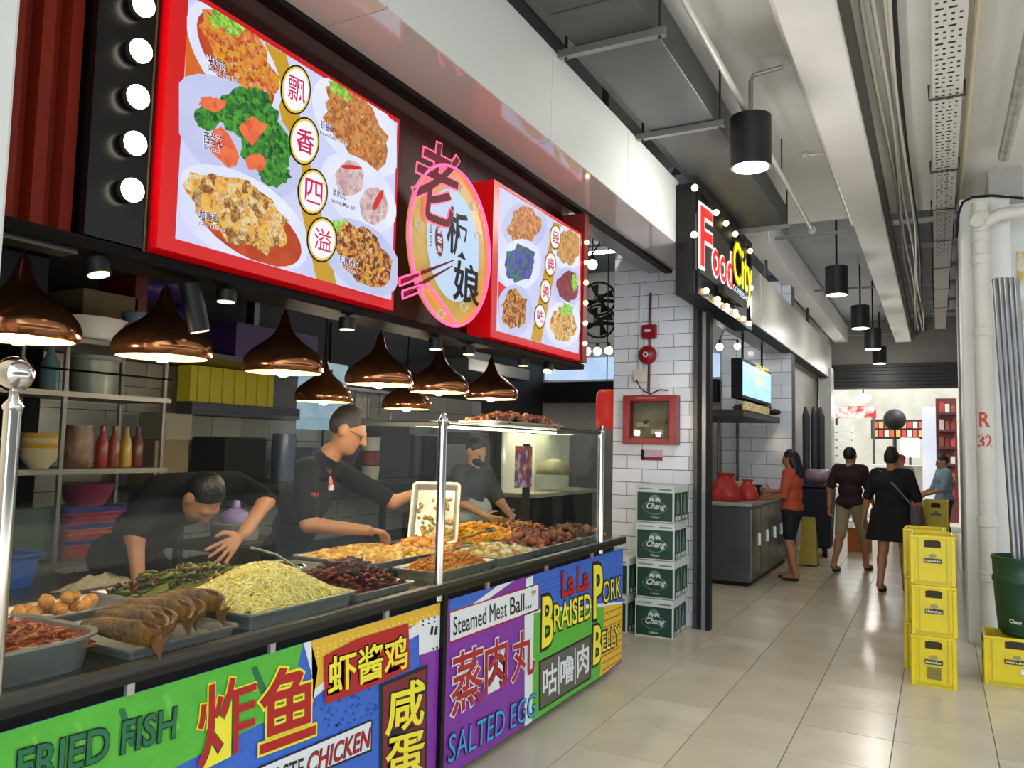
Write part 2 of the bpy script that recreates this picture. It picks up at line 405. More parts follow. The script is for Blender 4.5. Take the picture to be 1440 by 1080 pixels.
# --- big menu light box
lb, ext = lightbox('menu_light_box', [(262, 0), (557, 165), (552, 421), (247, 339)], 'large lit menu sign with red frame and six dishes beside the round bulbs', .045)
c00, c10, c11, c01 = px_of(ext[0], ext[3]), px_of(ext[1], ext[3]), px_of(ext[1], ext[2]), px_of(ext[0], ext[2])
box1 = (250, 554, line(c00, c10), line(c01, c11))
D = []
D.append(('corner_print', [(262, 30), (330, 60), (345, 140), (258, 140)], p_orange))
D.append(('band_print', [(372, 60), (402, 78), (472, 415), (444, 408)], p_gold))
D.append(('plate_print', pell(328, 82, 96, 46, 55), p_plate)); D.append(('sauce_print', pell(330, 85, 82, 34, 55), p_sauce))
D.append(('dish_print', pell(338, 82, 82, 34, 57, wob=.16, seed=3), f_ss)); D.append(('garnish_print', pell(318, 26, 26, 18, 30, wob=.3, seed=5), f_let))
D.append(('plate_print', pell(330, 192, 112, 62, 42), p_plate2)); D.append(('dish_print', pell(345, 158, 42, 34, 10, wob=.14, seed=6), f_br))
D.append(('dish_print', pell(372, 205, 36, 46, -20, wob=.12, seed=7), f_br)); D.append(('dish_print', pell(384, 245, 22, 18, 0, wob=.15, seed=8), f_br))
D.append(('dish_print', pell(290, 165, 18, 20, 0, wob=.15, seed=18), f_br))
for k, (x, y, rx, ry) in enumerate([(300, 148, 14, 9), (313, 208, 17, 30), (352, 184, 19, 17), (355, 228, 13, 14), (286, 144, 10, 8)]):
    D.append(('carrot_print', pell(x, y, rx, ry, -20, wob=.25, seed=20+k, n=10), f_car))
D.append(('plate_print', pell(335, 308, 108, 58, 33), p_plate)); D.append(('sauce_print', pell(345, 318, 86, 40, 33), p_sauce))
D.append(('dish_print', pell(330, 298, 84, 40, 33, wob=.15, seed=9), f_cur)); D.append(('dish_print', pell(300, 270, 40, 22, 20, wob=.2, seed=10), f_cur))
D.append(('plate_print', pell(498, 178, 84, 46, 52), p_plate)); D.append(('dish_print', pell(498, 180, 66, 33, 52, wob=.16, seed=11), f_fry)); D.append(('garnish_print', pell(474, 126, 20, 10, 50, wob=.3, seed=12), f_let))
D.append(('plate_print', pell(500, 272, 66, 40, 48), p_plate)); D.append(('meatball_print', pell(487, 252, 20, 25, 0, wob=.06, seed=13), f_ball)); D.append(('meatball_print', pell(521, 290, 20, 26, 0, wob=.06, seed=14), f_ball))
D.append(('chili_print', pell(489, 236, 15, 3, 5), f_chi)); D.append(('chili_print', pell(527, 282, 4, 16, 25), f_chi))
D.append(('plate_print', pell(503, 362, 66, 42, 44), p_plate2)); D.append(('garnish_print', pell(477, 330, 21, 19, 0, wob=.25, seed=15), f_let)); D.append(('dish_print', pell(506, 362, 52, 31, 48, wob=.16, seed=16), f_mix))
menu(lb, XS, D, box1)
for i, (x, y, ch) in enumerate([(409, 128, '飘'), (421, 200, '香'), (433, 271, '四'), (446, 338, '溢')]):
    flat(pell(x, y, 21.5, 35-i, 0, 32), XS, 20).build('ring', p_ring, lb); flat(pell(x, y, 19.5, 32.5-i, 0, 32), XS, 21).build('ring', p_yel, lb)
    flat(pell(x, y, 17.5, 29.5-i, 0, 32), XS, 22).build('ring', p_whi, lb)
    sign_text(ch, x-12, y+12, x+12, y+22-i, x-11, y-22+i, XS, 24, p_pink, lb, .012 if i in (1, 2) else .004)
for s, x0, y0, x1, y1, x2, y2 in [('咕嚕肉', 284, 92, 310, 104, 283, 78), ('Sweet & Sour Pork', 284, 100, 329, 121, 284, 93), ('西兰花', 278, 203, 304, 210, 278, 186), ('Broccoli', 279, 211, 301, 217, 279, 205),
    ('咖喱鸡', 271, 311, 299, 318, 271, 295), ('Curry Chicken', 271, 319, 308, 328, 271, 313), ('虾酱鸡', 443, 182, 462, 190, 443, 170), ('Prawn Paste Chicken', 442, 190, 482, 207, 442, 185),
    ('蒸肉丸', 460, 276, 478, 283, 460, 266), ('Steamed Meat Ball', 458, 285, 491, 297, 458, 279), ('辣椒苏东', 470, 370, 496, 379, 470, 359), ('Chili Sotong', 471, 379, 494, 387, 471, 373)]:
    sign_text(s, x0, y0, x1, y1, x2, y2, XS, 23, p_whi, lb, .05); sign_text(s, x0, y0, x1, y1, x2, y2, XS, 24.5, p_navy, lb, .012)
# --- small menu light box
lb2, ext = lightbox('menu_light_box', [(702, 265), (817, 330), (813, 496), (697, 467)], 'smaller lit menu sign with six dishes right of the round emblem', .045)
c00, c10, c11, c01 = px_of(ext[0], ext[3]), px_of(ext[1], ext[3]), px_of(ext[1], ext[2]), px_of(ext[0], ext[2])
box2 = (700, 814, line(c00, c10), line(c01, c11))
D = [('band_print', [(778, 312), (792, 318), (760, 482), (746, 478)], p_gold), ('corner_print', [(700, 395), (712, 405), (705, 440), (700, 440)], red_frame)]
for k, (x, y, rx, ry, rot, fm) in enumerate([(737, 318, 31, 34, 20, f_fry), (730, 372, 30, 36, 10, f_pur), (722, 436, 25, 36, 0, f_mix), (797, 348, 22, 33, 0, f_brn), (796, 404, 21, 28, 0, f_mar), (790, 456, 25, 32, 0, f_cur)]):
    D.append(('plate_print', pell(x, y, rx, ry, rot), p_plate if k % 2 else p_plate2)); D.append(('dish_print', pell(x, y-1, rx*.72, ry*.74, rot, wob=.14, seed=30+k), fm))
D.append(('garnish_print', pell(795, 436, 8, 11, 0, wob=.25, seed=44), f_let)); D.append(('garnish_print', pell(806, 398, 4, 14, 0, wob=.25, seed=45), f_let))
menu(lb2, XS, D, box2)
for i, (x, y, ch) in enumerate([(776, 334, '经'), (769, 372, '典'), (762, 410, '美'), (754, 445, '味')]):
    flat(pell(x, y, 8, 17.5, 0), XS, 20).build('ring', p_ring, lb2); flat(pell(x, y, 7.2, 16, 0), XS, 21).build('ring', p_yel, lb2); flat(pell(x, y, 6.3, 14.4, 0), XS, 22).build('ring', p_whi, lb2)
    sign_text(ch, x-4.5, y+7, x+4.5, y+10, x-4.3, y-10, XS, 24, p_pink, lb2, .018)
# --- round emblem
XE = -2.16
em = thing('round_emblem_sign', (XE, float(onX(632, 345, XE)[1]), float(onX(632, 455, XE)[2])), 'oval gold emblem sign with pink neon outline between the two menu signs', 'sign')
gold = M('emblem gold', '#a8842c', .4, emit=.28, hex2='#b8963c', scale=10)
def thick(px, X, d, nm, mt, par):
    mb = MB(); pts = [onX(a, b, X) for a, b in px]
    ar = sum(pts[i][1]*pts[(i+1) % len(pts)][2]-pts[(i+1) % len(pts)][1]*pts[i][2] for i in range(len(pts)))
    if ar < 0: pts.reverse()
    pts = [p-np.array([d, 0, 0]) for p in pts]; mb.poly(pts, (d, 0, 0)); return mb.build(nm, mt, par)
oval = pell(632, 345, 55, 113, -6, 40)
thick(oval, XE, .022, 'gold_plate', gold, em)
neon = M('pink neon', '#ff3f6e', .4, emit=2.2)
rim = pell(632, 345, 55.5, 114, -6, 48)
rp = [onX(a, b, XE+.01) for a, b in rim]; MB().tube(rp+[rp[0]], .0075, 6).build('neon_tube', neon, em, True)
flat(pell(636, 345, 36, 80, -6, 36), XE, 2).build('inner_oval', EM('emblem pale blue', '#bcd3ee', .95), em)
for k, (x, y) in enumerate([(600, 240), (645, 262), (668, 288), (588, 312), (620, 440), (652, 430), (672, 330)]):
    q = [onX(x+6*math.cos(t)*(1-t/9), y+9*math.sin(t)*(1-t/9), XE+.006) for t in np.linspace(0, 5.5, 12)]
    MB().tube(q, .004, 5).build('cloud_scroll', EM('cloud white', '#dcd9d4', .7), em)
ink = EM('ink', '#0d0b0c', .35)
dkred = EM('dark red brush', '#7a0e1c', .7)
sign_text('老', 575, 300, 634, 322, 590, 190, XE, 6, M('pink outline', '#ff4f78', .4, emit=1.3), em, .034)
sign_text('老', 575, 300, 634, 322, 590, 190, XE, 9, EM('deep red brush', '#6e0c1c', .7), em, .012)
sign_text('板', 627, 352, 656, 366, 628, 288, XE, 6, ink, em, .02)
sign_text('娘', 636, 420, 671, 432, 638, 364, XE, 6, ink, em, .02)
flat(pell(616, 339, 5.5, 22, -4), XE, 5).build('name_capsule', dkred, em)
for i, ch in enumerate('家常饭'): sign_text(ch, 613, 328+i*13, 619, 330+i*13, 613, 319+i*13, XE, 8, p_whi, em, .01)
sign_text('Lady Boss', 606, 346, 606.6, 312, 602, 346, XE, 5, ink, em, .01)
for a, b, c, d in [(562, 396, 638, 366), (566, 414, 636, 374)]:
    MB().tube([onX(a, b, XE+.02), onX((a+c)/2, (b+d)/2, XE+.02), onX(c, d, XE+.012)], [.012, .009, .003], 6).build('chopstick', dkred, em)
    q = [onX(a, b-5, XE+.03), onX(a+28, b-14, XE+.03), onX(a+28, b-5, XE+.03), onX(a, b+6, XE+.03), onX(a, b-5, XE+.03)]
    MB().tube(q, .005, 5).build('neon_tube', neon, em)
MB().tube([onX(x, y, XE+.012) for x, y in ((592, 395), (605, 405), (617, 420), (630, 440), (640, 455))], .007, 6).build('neon_tube', neon, em)
# --- backing boards, bulb strips
maroon = M('maroon backing', '#3a0a0c', .5)
bk = thing('backing_board', (-2.35, 3.2, 2.14), 'dark maroon ribbed backing board behind the lit signs', 'panel')
y = 1.44
while y < 5.24:
    MB().box(-2.40, -2.372+(.01 if int(y*25) % 2 else 0), y, y+.078, 2.2, 3.28).build('board', maroon, bk); y += .08
rail = MB().box(-2.42, -2.22, 1.12, 5.26, 2.155, 2.195).build('lighting_beam', M('black beam', '#0b0808', .6, spec=.1), loc=(-2.3, 3.1, 2.155), bevel=.006)
tag(rail, 'long black steel beam under the menu signs holding the lights', 'beam')
cp = thing('corrugated_panel', (-2.3, 1.2, 2.2), 'rust red corrugated metal panel beside the bulb strip', 'panel')
rust = M('rust red metal', '#7a2010', .6, hex2='#6a1a0c', scale=3, spec=.2)
ya, yb = yl+.005, 1.45; n = 4
for i in range(n):
    a = ya+(yb-ya)*i/n; wd = (yb-ya)/n
    prof = [(-2.31, a), (-2.31, a+wd*.3), (-2.27, a+wd*.42), (-2.27, a+wd*.85), (-2.31, a+wd)]
    mb = MB(); vs = [(x, y, z) for z in (2.2, 3.29) for x, y in prof]; k = len(prof)
    mb.add(vs+[(x-.02, y, z) for x, y, z in vs], [(j, j+1, k+j+1, k+j) for j in range(k-1)]+[(2*k+j+1, 2*k+j, 3*k+j, 3*k+j+1) for j in range(k-1)]+[(2*k+j, 2*k+j+1, j+1, j) for j in range(k-1)])
    mb.build('rib', rust, cp)
MB().box(-2.33, -2.25, ya, yb, 2.14, 2.2).build('bottom_rail', steel_d, cp)
bs = thing('bulb_strip', (-2.25, 1.58, 2.14), 'black upright strip of round white bulbs left of the large menu sign', 'light')
MB().box(-2.34, -2.225, 1.45, 1.665, 2.2, 3.28).build('housing', blackgloss, bs)
MB().box(-2.226, -2.221, 1.648, 1.653, 2.16, 3.29).build('edge_trim', M('brass line', '#6a5a40', .4, .6), bs)
bulb_m = M('bulb glow', '#fff3da', .4, emit=6.0)
bulb_w = M('warm bulb glow', '#ffe2a0', .4, emit=3.0)
sock = M('bulb socket', '#3a332a', .5, .4)
for i in range(7):
    y, z = 1.575, 2.365+.1495*i
    if z > 3.25: break
    so_ = MB().lathe([(.03, 0), (.036, .012), (.036, .03)], (-2.226, y, z), 16, ax=(1, 0, 0)).build('socket', sock, bs)
    MB().ell((-2.19, y, z), (.03, .037, .037), 16, 10).build('bulb', bulb_m, so_, True)
bs2 = thing('bulb_strip', (-2.25, 5.2, 2.2), 'narrow red board edged with small bulbs at the far end of the menu signs', 'light')
MB().box(-2.36, -2.19, 5.155, 5.23, 2.2, 3.27).build('housing', M('brick red board', '#7a2418', .5), bs2)
for i in range(6):
    MB().ell((-2.175, 5.16, 2.33+.145*i), .018, 10, 7).build('bulb', bulb_w, bs2, True)
# --- spot lights on the beam
spot_glow = M('spot face', '#f0d2a6', .4, emit=1.6)
def spotlight(px, py, X, tilt, label, L=.17, r=.036, top=2.155):
    p = onX(px, py, X); d = unit(tilt); L = min(L, (top-.012-p[2])/-d[2]); a = p-d*L
    t = thing('spotlight', tuple(p), label, 'spotlight', 'spotlights under the menu signs')
    cn_ = MB().tube([a, p], r, 16).build('can', M('spot black', '#0b0b0b', .5, spec=.3), t, 'auto')
    MB().tube([p-d*.002, p+d*.004], r*.86, 16).build('lamp_face', spot_glow, cn_)
    MB().tube([a+d*.03, (a[0], a[1], top+.01)], .009, 6).build('stem', black, t)
spotlight(139, 386, -2.26, (.25, .1, -1), 'black spotlight nearest the rust red panel, its round face lit')
spotlight(281, 466, -2.28, (.1, .25, -1), 'black spotlight tilted behind the largest copper pendant')
spotlight(318, 424, -2.28, (0, 0, -1), 'black spotlight right of the largest copper pendant stem', L=.09)
spotlight(488, 463, -2.27, (0, .02, -1), 'black spotlight between the second and third copper pendants')
spotlight(612, 491, -2.27, (0, .02, -1), 'black spotlight over the fourth copper pendant')
spotlight(659, 498, -2.27, (0, .02, -1), 'black spotlight between the fourth and fifth copper pendants')
spotlight(736, 514, -2.27, (0, .02, -1), 'black spotlight just right of the fifth copper pendant')
spotlight(770, 522, -2.26, (.1, -.4, -1), 'black tilted spotlight at the far end of the beam')
# --- hanging sign over the next entrance
XF = -1.70
fc = thing('entrance_sign', (-1.8, 7.35, 2.85), 'black box sign reading Food City edged with small bulbs', 'sign')
MB().box(-1.868, XF, 6.30, 8.46, 2.86, 3.78).build('box', black, fc, bevel=.008)
MB().box(XF, XF+.02, 6.30, 8.46, 2.86, 2.93).box(XF, XF+.02, 6.30, 8.46, 3.71, 3.78).box(XF, XF+.02, 6.30, 6.38, 2.93, 3.71).box(XF, XF+.02, 8.38, 8.46, 2.93, 3.71).build('border', blackgloss, fc)
grey_b = M('grey letter backing', '#3c3a37', .6)
def fct(s, bl, br, tl, lay, mt, bold): 
    a, b, c = (onX(*q, XF) for q in (bl, br, tl)); lettering(s, a, b, c, (lay, 0, 0), mt, fc, bold)
RL, YL, WLt = M('red lit letter', '#e01418', .4, emit=.9), M('yellow lit letter', '#f2e60c', .4, emit=.9), M('white lit outline', '#f3e4e0', .4, emit=.8)
thick([(979, 300), (988, 300), (1026, 345), (1026, 412), (1000, 395), (979, 378)], XF+.014, .012, 'letter_backing', grey_b, fc)
fct('F', (981, 372), (997, 380), (981, 290), .022, WLt, .055); fct('F', (981, 372), (997, 380), (981, 290), .028, RL, .012)
fct('ood', (998, 384), (1026, 406), (998, 332), .022, WLt, .055); fct('ood', (998, 384), (1026, 406), (998, 332), .028, RL, .012)
fct('City', (1028, 412), (1054, 434), (1028, 336), .022, M('grey yellow outline', '#8d8a3c', .5), .05); fct('City', (1028, 412), (1054, 434), (1028, 336), .028, YL, .015)
thick([(1018, 399), (1047, 420), (1046, 432), (1018, 411)], XF+.07, .05, 'small_light_box', black, fc)
fct('COFFEESHOP', (1020, 408), (1044, 428), (1020, 400), .073, EM('small sign white', '#cfe3ee', 1.2), .02)
point_ = bpy.data.lights.new('pillar_fill_light', 'POINT'); point_.energy = 7; point_.color = (.9, .95, 1); point_.shadow_soft_size = .15  # fill light added below the sign to brighten the tiled pillar
po_ = bpy.data.objects.new('pillar_fill_light', point_); COL.objects.link(po_); po_.parent = fc; po_.location = (.28, -1.15, -.08)
for x, y in [(977, 264), (1007, 299), (1021, 314), (1034, 329), (1055, 353), (976, 330), (993, 409), (1009, 421), (1022, 431), (1034, 439), (1045, 448), (1054, 455), (1056, 405)]:
    p = onX(x, y, XF+.03); MB().ell(p, .028, 10, 7).build('bulb', bulb_w, fc, True)
# ------------------------------------------------------------------ serving counter
XB = -2.05
ct = thing('serving_counter', (-2.55, 3.3, 0), 'long black and steel serving counter carrying the trays of food', 'counter')
ctop = M('black worktop', '#1b1a19', .25, .3)
MB().box(-3.12, -2.02, .85, 5.62, .905, .935).build('worktop', ctop, ct, bevel=.004)
MB().box(-2.06, -2.02, .85, 5.62, .935, .955).build('front_rail', steel_d, ct)
MB().box(-3.14, -3.06, .85, 5.62, .935, .965).build('back_rail', M('ledge steel', '#6e6b66', .35, .8), ct)
MB().box(-3.08, -2.09, .87, 5.55, .1, .905).build('cabinet_body', M('counter shade', '#1d1c1c', .6), ct)  # plain dark cabinet body behind the banners
for x in (-2.12, -3.04):
    for y in (.95, 3.2, 5.5):
        MB().tube([(x, y, .06), (x, y, .1)], .02, 8).build('leg', steel, ct)
        MB().tube([(x-.015, y, .035), (x+.015, y, .035)], .034, 12).build('caster', black, ct)
MB().box(-2.043, -2.022, 3.175, 3.205, .02, .905).build('front_post', blackgloss, ct)
for y in (1.55, 2.1, 2.75, 3.6, 4.3, 5.0):
    MB().box(-2.045, -2.03, y-.012, y+.012, .87, .905).build('bracket', steel, ct)
# ------------------------------------------------------------------ printed banners
def V(key, c, **k): return M('vinyl '+key, c, .4, **k)
v_blue, v_blue2 = V('blue', '#3c6fd2', hex2='#335fc0', scale=40), V('mid blue', '#2f62b8')
v_green, v_green2 = V('green', '#4fae35', hex2='#5cba3d', scale=14), V('deep green', '#1f6f45')
v_yel, v_pur, v_whi = V('amber', '#dfae1f', hex2='#e8bf3f', scale=60), V('purple', '#8a35a8', hex2='#7c2c9a', scale=9), V('white', '#e4e8ea')
v_red, v_ink, v_lem, v_mar, v_gry, v_sky = V('red', '#b01a1c'), V('ink', '#15131a'), V('lemon', '#f3e63a'), V('maroon', '#7c2232'), V('grey', '#5b5c50'), V('sky', '#3f9fe0')
v_dot = V('blue dot', '#254a9c'); v_yd = V('pale amber dot', '#f2d884')
XBN = -2.046
def banner(y0, y1, zb, label, base):
    t = thing('vinyl_banner', (XBN, (y0+y1)/2, .03), label, 'banner')
    MB().box(XBN-.003, XBN, y0, y1, zb, .868).build('sheet', base, t); return t
def pr(par, px, mt, lay, nm='print_patch'):
    mb = flat(px, XBN, lay); y0, y1, z0 = (.9, 3.172, .03) if par is bL else (3.208, 5.62, .05)
    mb.v = [(x, min(max(y, y0), y1), min(max(z, z0), .868)) for x, y, z in mb.v]; mb.build(nm, mt, par)
def outl(s, q, par, lay, mt, mo, bold, out, nm='lettering'):
    a, b, c = (onX(*p, XBN) for p in q)
    if mo: lettering(s, a, b, c, (lay*.0012, 0, 0), mo, par, out, nm)
    lettering(s, a, b, c, (lay*.0012+.0018, 0, 0), mt, par, bold, nm)
def split_x(px, xl=None, xr=None):
    return [(max(xl, x) if xl else x, y) for x, y in px] if xl else [(min(xr, x), y) for x, y in px]
bL = banner(.9, 3.172, .03, 'left vinyl banner in green, blue and amber with red Chinese characters', v_blue)
bR = banner(3.208, 5.62, .05, 'right vinyl banner in purple, blue, green and orange with yellow lettering', v_pur)
pr(bL, [(-120, 1040), (427, 880), (418, 935), (438, 1002), (365, 1018), (240, 1082), (120, 1140), (-120, 1200)], v_green, 1)
for k in range(7): pr(bL, [(-20+k*62, 1056-k*19.5), (-12+k*62, 1053-k*19.5), (5+k*62, 1120-k*24), (-5+k*62, 1122-k*24)], v_green2 if k % 3 == 0 else V('light green', '#6cc04a'), 2, 'stripe')
pr(bL, [(427, 880), (437, 880), (446, 940), (437, 1002), (431, 990), (438, 950)], v_whi, 2)
pr(bL, [(438, 880), (634, 830), (630, 866), (588, 876), (566, 886), (470, 945), (438, 972)], v_yel, 2)
pr(bL, [(438, 972), (470, 945), (588, 876), (588, 892), (470, 956), (438, 984)], v_whi, 2)
for r in range(3):
    for k in range(22):
        x = 446+k*8.2; y = 911-k*2.45+r*6
        if x < 626: pr(bL, pell(x, y, 1.7, 1.4, n=6), v_yd, 3, 'dot')
rnd = random.Random(3)
for k in range(70):
    x, y = rnd.uniform(440, 530), 0; y = rnd.uniform(985, 1060)-(x-440)*.3
    pr(bL, pell(x, y, 1.6, 2.0, n=6), v_dot, 1.5, 'dot')
pr(bL, [(588, 873), (627, 861), (627, 908), (588, 921)], v_whi, 3, 'title_patch')
pr(bL, [(590, 921), (627, 908), (624, 1100), (600, 1100)], v_pur, 2)
pr(bL, [(533, 962), (600, 934), (598, 1105), (533, 1120)], v_ink, 4); pr(bL, [(537, 965), (597, 940), (595, 1105), (537, 1118)], v_mar, 5)
pr(bL, [(362, 1078), (522, 1011), (521, 1056), (400, 1105), (362, 1120)], v_ink, 4); pr(bL, [(366, 1079), (520, 1014), (519, 1053), (400, 1102), (366, 1116)], v_whi, 5)
outl('FRIED FISH', [(20, 1106), (243, 1036), (24, 1055)], bL, 6, v_green2, v_ink, .015, .045)
outl('炸', [(276, 1080), (356, 1046), (278, 968)], bL, 6, v_red, v_lem, .012, .03); outl('鱼', [(364, 1058), (440, 1030), (366, 948)], bL, 6, v_red, v_lem, .02, .05)
pr(bL, [(453, 922), (500, 898), (572, 876), (575, 940), (500, 974), (455, 990)], v_red, 6, 'title_patch')
outl('虾酱鸡', [(459, 978), (570, 938), (459, 925)], bL, 7, v_lem, v_red, .018, .05)
outl('CHICKEN', [(428, 1090), (516, 1050), (432, 1060)], bL, 7, v_red, v_ink, .01, .03); outl('PASTE', [(372, 1113), (424, 1092), (372, 1084)], bL, 7, v_ink, None, .01, 0)
outl('咸', [(540, 1034), (592, 1016), (544, 966)], bL, 7, v_lem, v_ink, .02, .055); outl('蛋', [(540, 1102), (592, 1084), (542, 1040)], bL, 7, v_lem, v_ink, .02, .055)
for dx in (0, 6): pr(bL, [(603+dx, 893), (606.5+dx, 892), (608+dx, 880), (605+dx, 881)], v_ink, 5, 'quote_mark')
for dx in (0, 5, 10): pr(bL, pell(608+dx, 912-dx*.35, 1.4, 1.8, n=8), v_ink, 5, 'dot')
# right banner
pr(bR, [(632, 872), (632, 836), (690, 818), (690, 842)], v_blue, 1); pr(bR, [(634, 872), (700, 818), (722, 812), (650, 868)], v_whi, 1.5)
pr(bR, [(632, 860), (757, 820), (757, 858), (632, 905)], v_red, 2, 'title_patch'); pr(bR, [(632, 862), (756, 822), (756, 856), (632, 902)], v_whi, 3, 'title_patch')
for s_, f0, f1 in (('Steamed', .0, .4), ('Meat', .44, .65), ('Ball...”', .69, 1.0)):
    xa, xb = 636+116*f0, 636+116*f1; ya_t, yb_t = 894-42*f0, 894-42*f1; outl(s_, [(xa, ya_t), (xb, yb_t), (xa, ya_t-26+2*f0)], bR, 4, v_ink, None, .006 if s_ != 'Meat' else 0, 0)
pr(bR, [(737, 858), (750, 855), (747, 1023), (737, 1028)], v_whi, 2); pr(bR, [(739, 814), (749, 809), (749, 826), (739, 829)], v_whi, 2)
for ch, q in (('蒸', [(633, 1008), (676, 986), (635, 922)]), ('肉', [(680, 976), (711, 960), (681, 905)]), ('丸', [(718, 960), (750, 946), (719, 893)])):
    outl(ch, q, bR, 5, v_red, v_whi, .012, .036)
outl('SALTED EGG', [(628, 1074), (751, 1006), (630, 1034)], bR, 5, v_sky, v_ink, .0, .03)
pr(bR, [(749, 790), (880, 750), (877, 846), (850, 851), (757, 858), (757, 822), (749, 824)], v_blue, 1)
pr(bR, [(749, 858), (850, 851), (844, 952), (746, 1026)], v_green, 1); pr(bR, [(750, 857), (877, 845), (877, 850), (750, 862)], v_whi, 1.5)
pr(bR, [(850, 852), (877, 848), (877, 925), (843, 954)], v_yel, 2)
for k in range(9): pr(bR, [(850-k*.5, 862+k*10), (877, 851+k*9), (877, 852.5+k*9), (850-k*.5, 864+k*10)], V('amber line', '#a8780f'), 3, 'stripe')
for r in range(4):
    for k in range(12): pr(bR, pell(756+k*4.2, 820-k*1.35+r*6.5, .9, 1.2, n=6), v_dot, 2, 'dot')
outl('La', [(789, 840), (806, 834), (789, 805)], bR, 4, v_red, v_ink, .03, .05); outl('La', [(811, 832), (827, 827), (811, 799)], bR, 4, v_red, v_ink, .03, .05)
outl('B', [(761, 910), (776, 903), (762, 842)], bR, 4, v_lem, v_ink, .02, .07); outl('RAISED', [(778, 889), (830, 868), (778, 851)], bR, 4, v_lem, v_ink, .01, .06)
outl('P', [(834, 868), (846, 864), (834, 797)], bR, 4, v_lem, v_ink, .02, .07); outl('ORK', [(847, 849), (872, 839), (847, 818)], bR, 4, v_lem, v_ink, .0, .06)
outl('B', [(833, 934), (844, 929), (834, 882)], bR, 4, v_lem, v_ink, .02, .07); outl('ELLY', [(846, 917), (870, 905), (846, 889)], bR, 4, v_lem, v_ink, .0, .06)
pr(bR, [(757, 930), (831, 891), (830, 954), (757, 1000)], v_ink, 3); pr(bR, [(759, 932), (829, 895), (828, 952), (759, 996)], v_gry, 4)
for ch, q in (('咕', [(762, 982), (781, 971), (762, 940)]), ('噜', [(787, 966), (805, 955), (787, 928)]), ('肉', [(810, 953), (826, 944), (810, 911)])):
    outl(ch, q, bR, 5, v_whi, None, .02, 0)
for x, y0, y1 in ((784, 923, 976), (807, 911, 962)): pr(bR, [(x, y0), (x+1, y0), (x+1, y1), (x, y1)], v_whi, 5, 'rule')
# ------------------------------------------------------------------ glass guard
sg = thing('sneeze_guard', (XB, 3.2, .905), 'clear glass guard with steel posts along the front of the counter', 'glass guard')
for y, zt in ((1.175, 1.66), (3.157, 1.70), (5.17, 1.70)):
    MB().tube([(XB+.005, y, .88), (XB+.005, y, zt)], .021, 16).build('post', chrome, sg, 'auto')
    MB().lathe([(.024, 0), (.026, .012), (.012, .03), (.012, .05)], (XB+.005, y, zt), 14).build('post_cap', chrome, sg, True)
MB().ell((XB+.005, 1.175, 1.752), .045, 16, 10).build('ball_finial', chrome, sg, True)
pane = GLASS('guard glass', '#f2f7f6', .2)
for a, b in ((1.2, 3.132), (3.182, 5.145)):
    MB().box(XB-.003, XB+.003, a, b, .96, 1.69).build('pane', pane, sg)
MB().box(XB-.008, XB+.008, 3.182, 5.145, 1.69, 1.70).build('top_channel', steel_d, sg)
shf = thing('glass_shelf', (-2.3, 4.16, 1.70), 'glass shelf with a light strip above the far half of the trays', 'shelf')
MB().box(-2.56, -2.07, 3.2, 5.14, 1.703, 1.711).build('glass_plate', pane, shf)
MB().box(-2.57, -2.555, 3.2, 5.14, 1.69, 1.72).build('edge_bar', steel_d, shf)
MB().box(-2.34, -2.31, 3.35, 5.0, 1.688, 1.702).build('light_strip', M('strip glow', '#fff2cf', .4, emit=5), shf)
for y in (3.22, 5.12): MB().box(-2.56, -2.06, y-.012, y+.012, 1.685, 1.703).build('bracket', steel_d, shf)
# ------------------------------------------------------------------ trays and food
def rrect(lx, ly, r, ins, n=5):
    hx, hy, r = lx/2-ins, ly/2-ins, max(r-ins, .008); out = []
    for cx, cy, a0 in ((hx-r, hy-r, 0), (-hx+r, hy-r, 90), (-hx+r, -hy+r, 180), (hx-r, -hy+r, 270)):
        for i in range(n+1):
            a = math.radians(a0+90*i/n); out.append((cx+r*math.cos(a), cy+r*math.sin(a)))
    return out
def tray_mb(lx, ly, h, r=.035):
    mb = MB(); loops = []
    for ins, z in ((.016+.012*h/.06, .0), (.016, h-.006), (.0, h-.008), (-.001, h), (.012, h), (.018, h-.004), (.026+.012*h/.06, .004)):
        loops.append([(x, y, z) for x, y in rrect(lx, ly, r, ins)])
    n = len(loops[0]); vs = [p for l in loops for p in l]
    fs = [(i*n+j, i*n+(j+1) % n, (i+1)*n+(j+1) % n, (i+1)*n+j) for i in range(len(loops)-1) for j in range(n)]
    fs += [tuple(range(n-1, -1, -1)), tuple((len(loops)-1)*n+j for j in range(n))]
    mb.add(vs, fs); return mb
def tray(x0, x1, y0, y1, h, label, r=.035, z=.936):
    mb = tray_mb(x1-x0, y1-y0, h, r); o = mb.build('serving_tray', steel, smooth='auto', loc=(0, 0, 0)); o.location = ((x0+x1)/2, (y0+y1)/2, z)
    return tag(o, label, 'tray', 'steel food trays on the counter')
def Rz(a): c, s = math.cos(a), math.sin(a); return np.array([[c, -s, 0], [s, c, 0], [0, 0, 1.]])
def Ry(a): c, s = math.cos(a), math.sin(a); return np.array([[c, 0, s], [0, 1, 0], [-s, 0, c]])
def Rx(a): c, s = math.cos(a), math.sin(a); return np.array([[1, 0, 0], [0, c, -s], [0, s, c]])
def mound(x0, x1, y0, y1, z, h, flat_=1.0):
    cx, cy, hx, hy = (x0+x1)/2, (y0+y1)/2, (x1-x0)/2, (y1-y0)/2
    def f(x, y):
        u, v = abs((x-cx)/hx), abs((y-cy)/hy); return z+h*max(0, (1-min(1, u)**(2*flat_))*(1-min(1, v)**(2*flat_)))
    return f, cx, cy, hx, hy
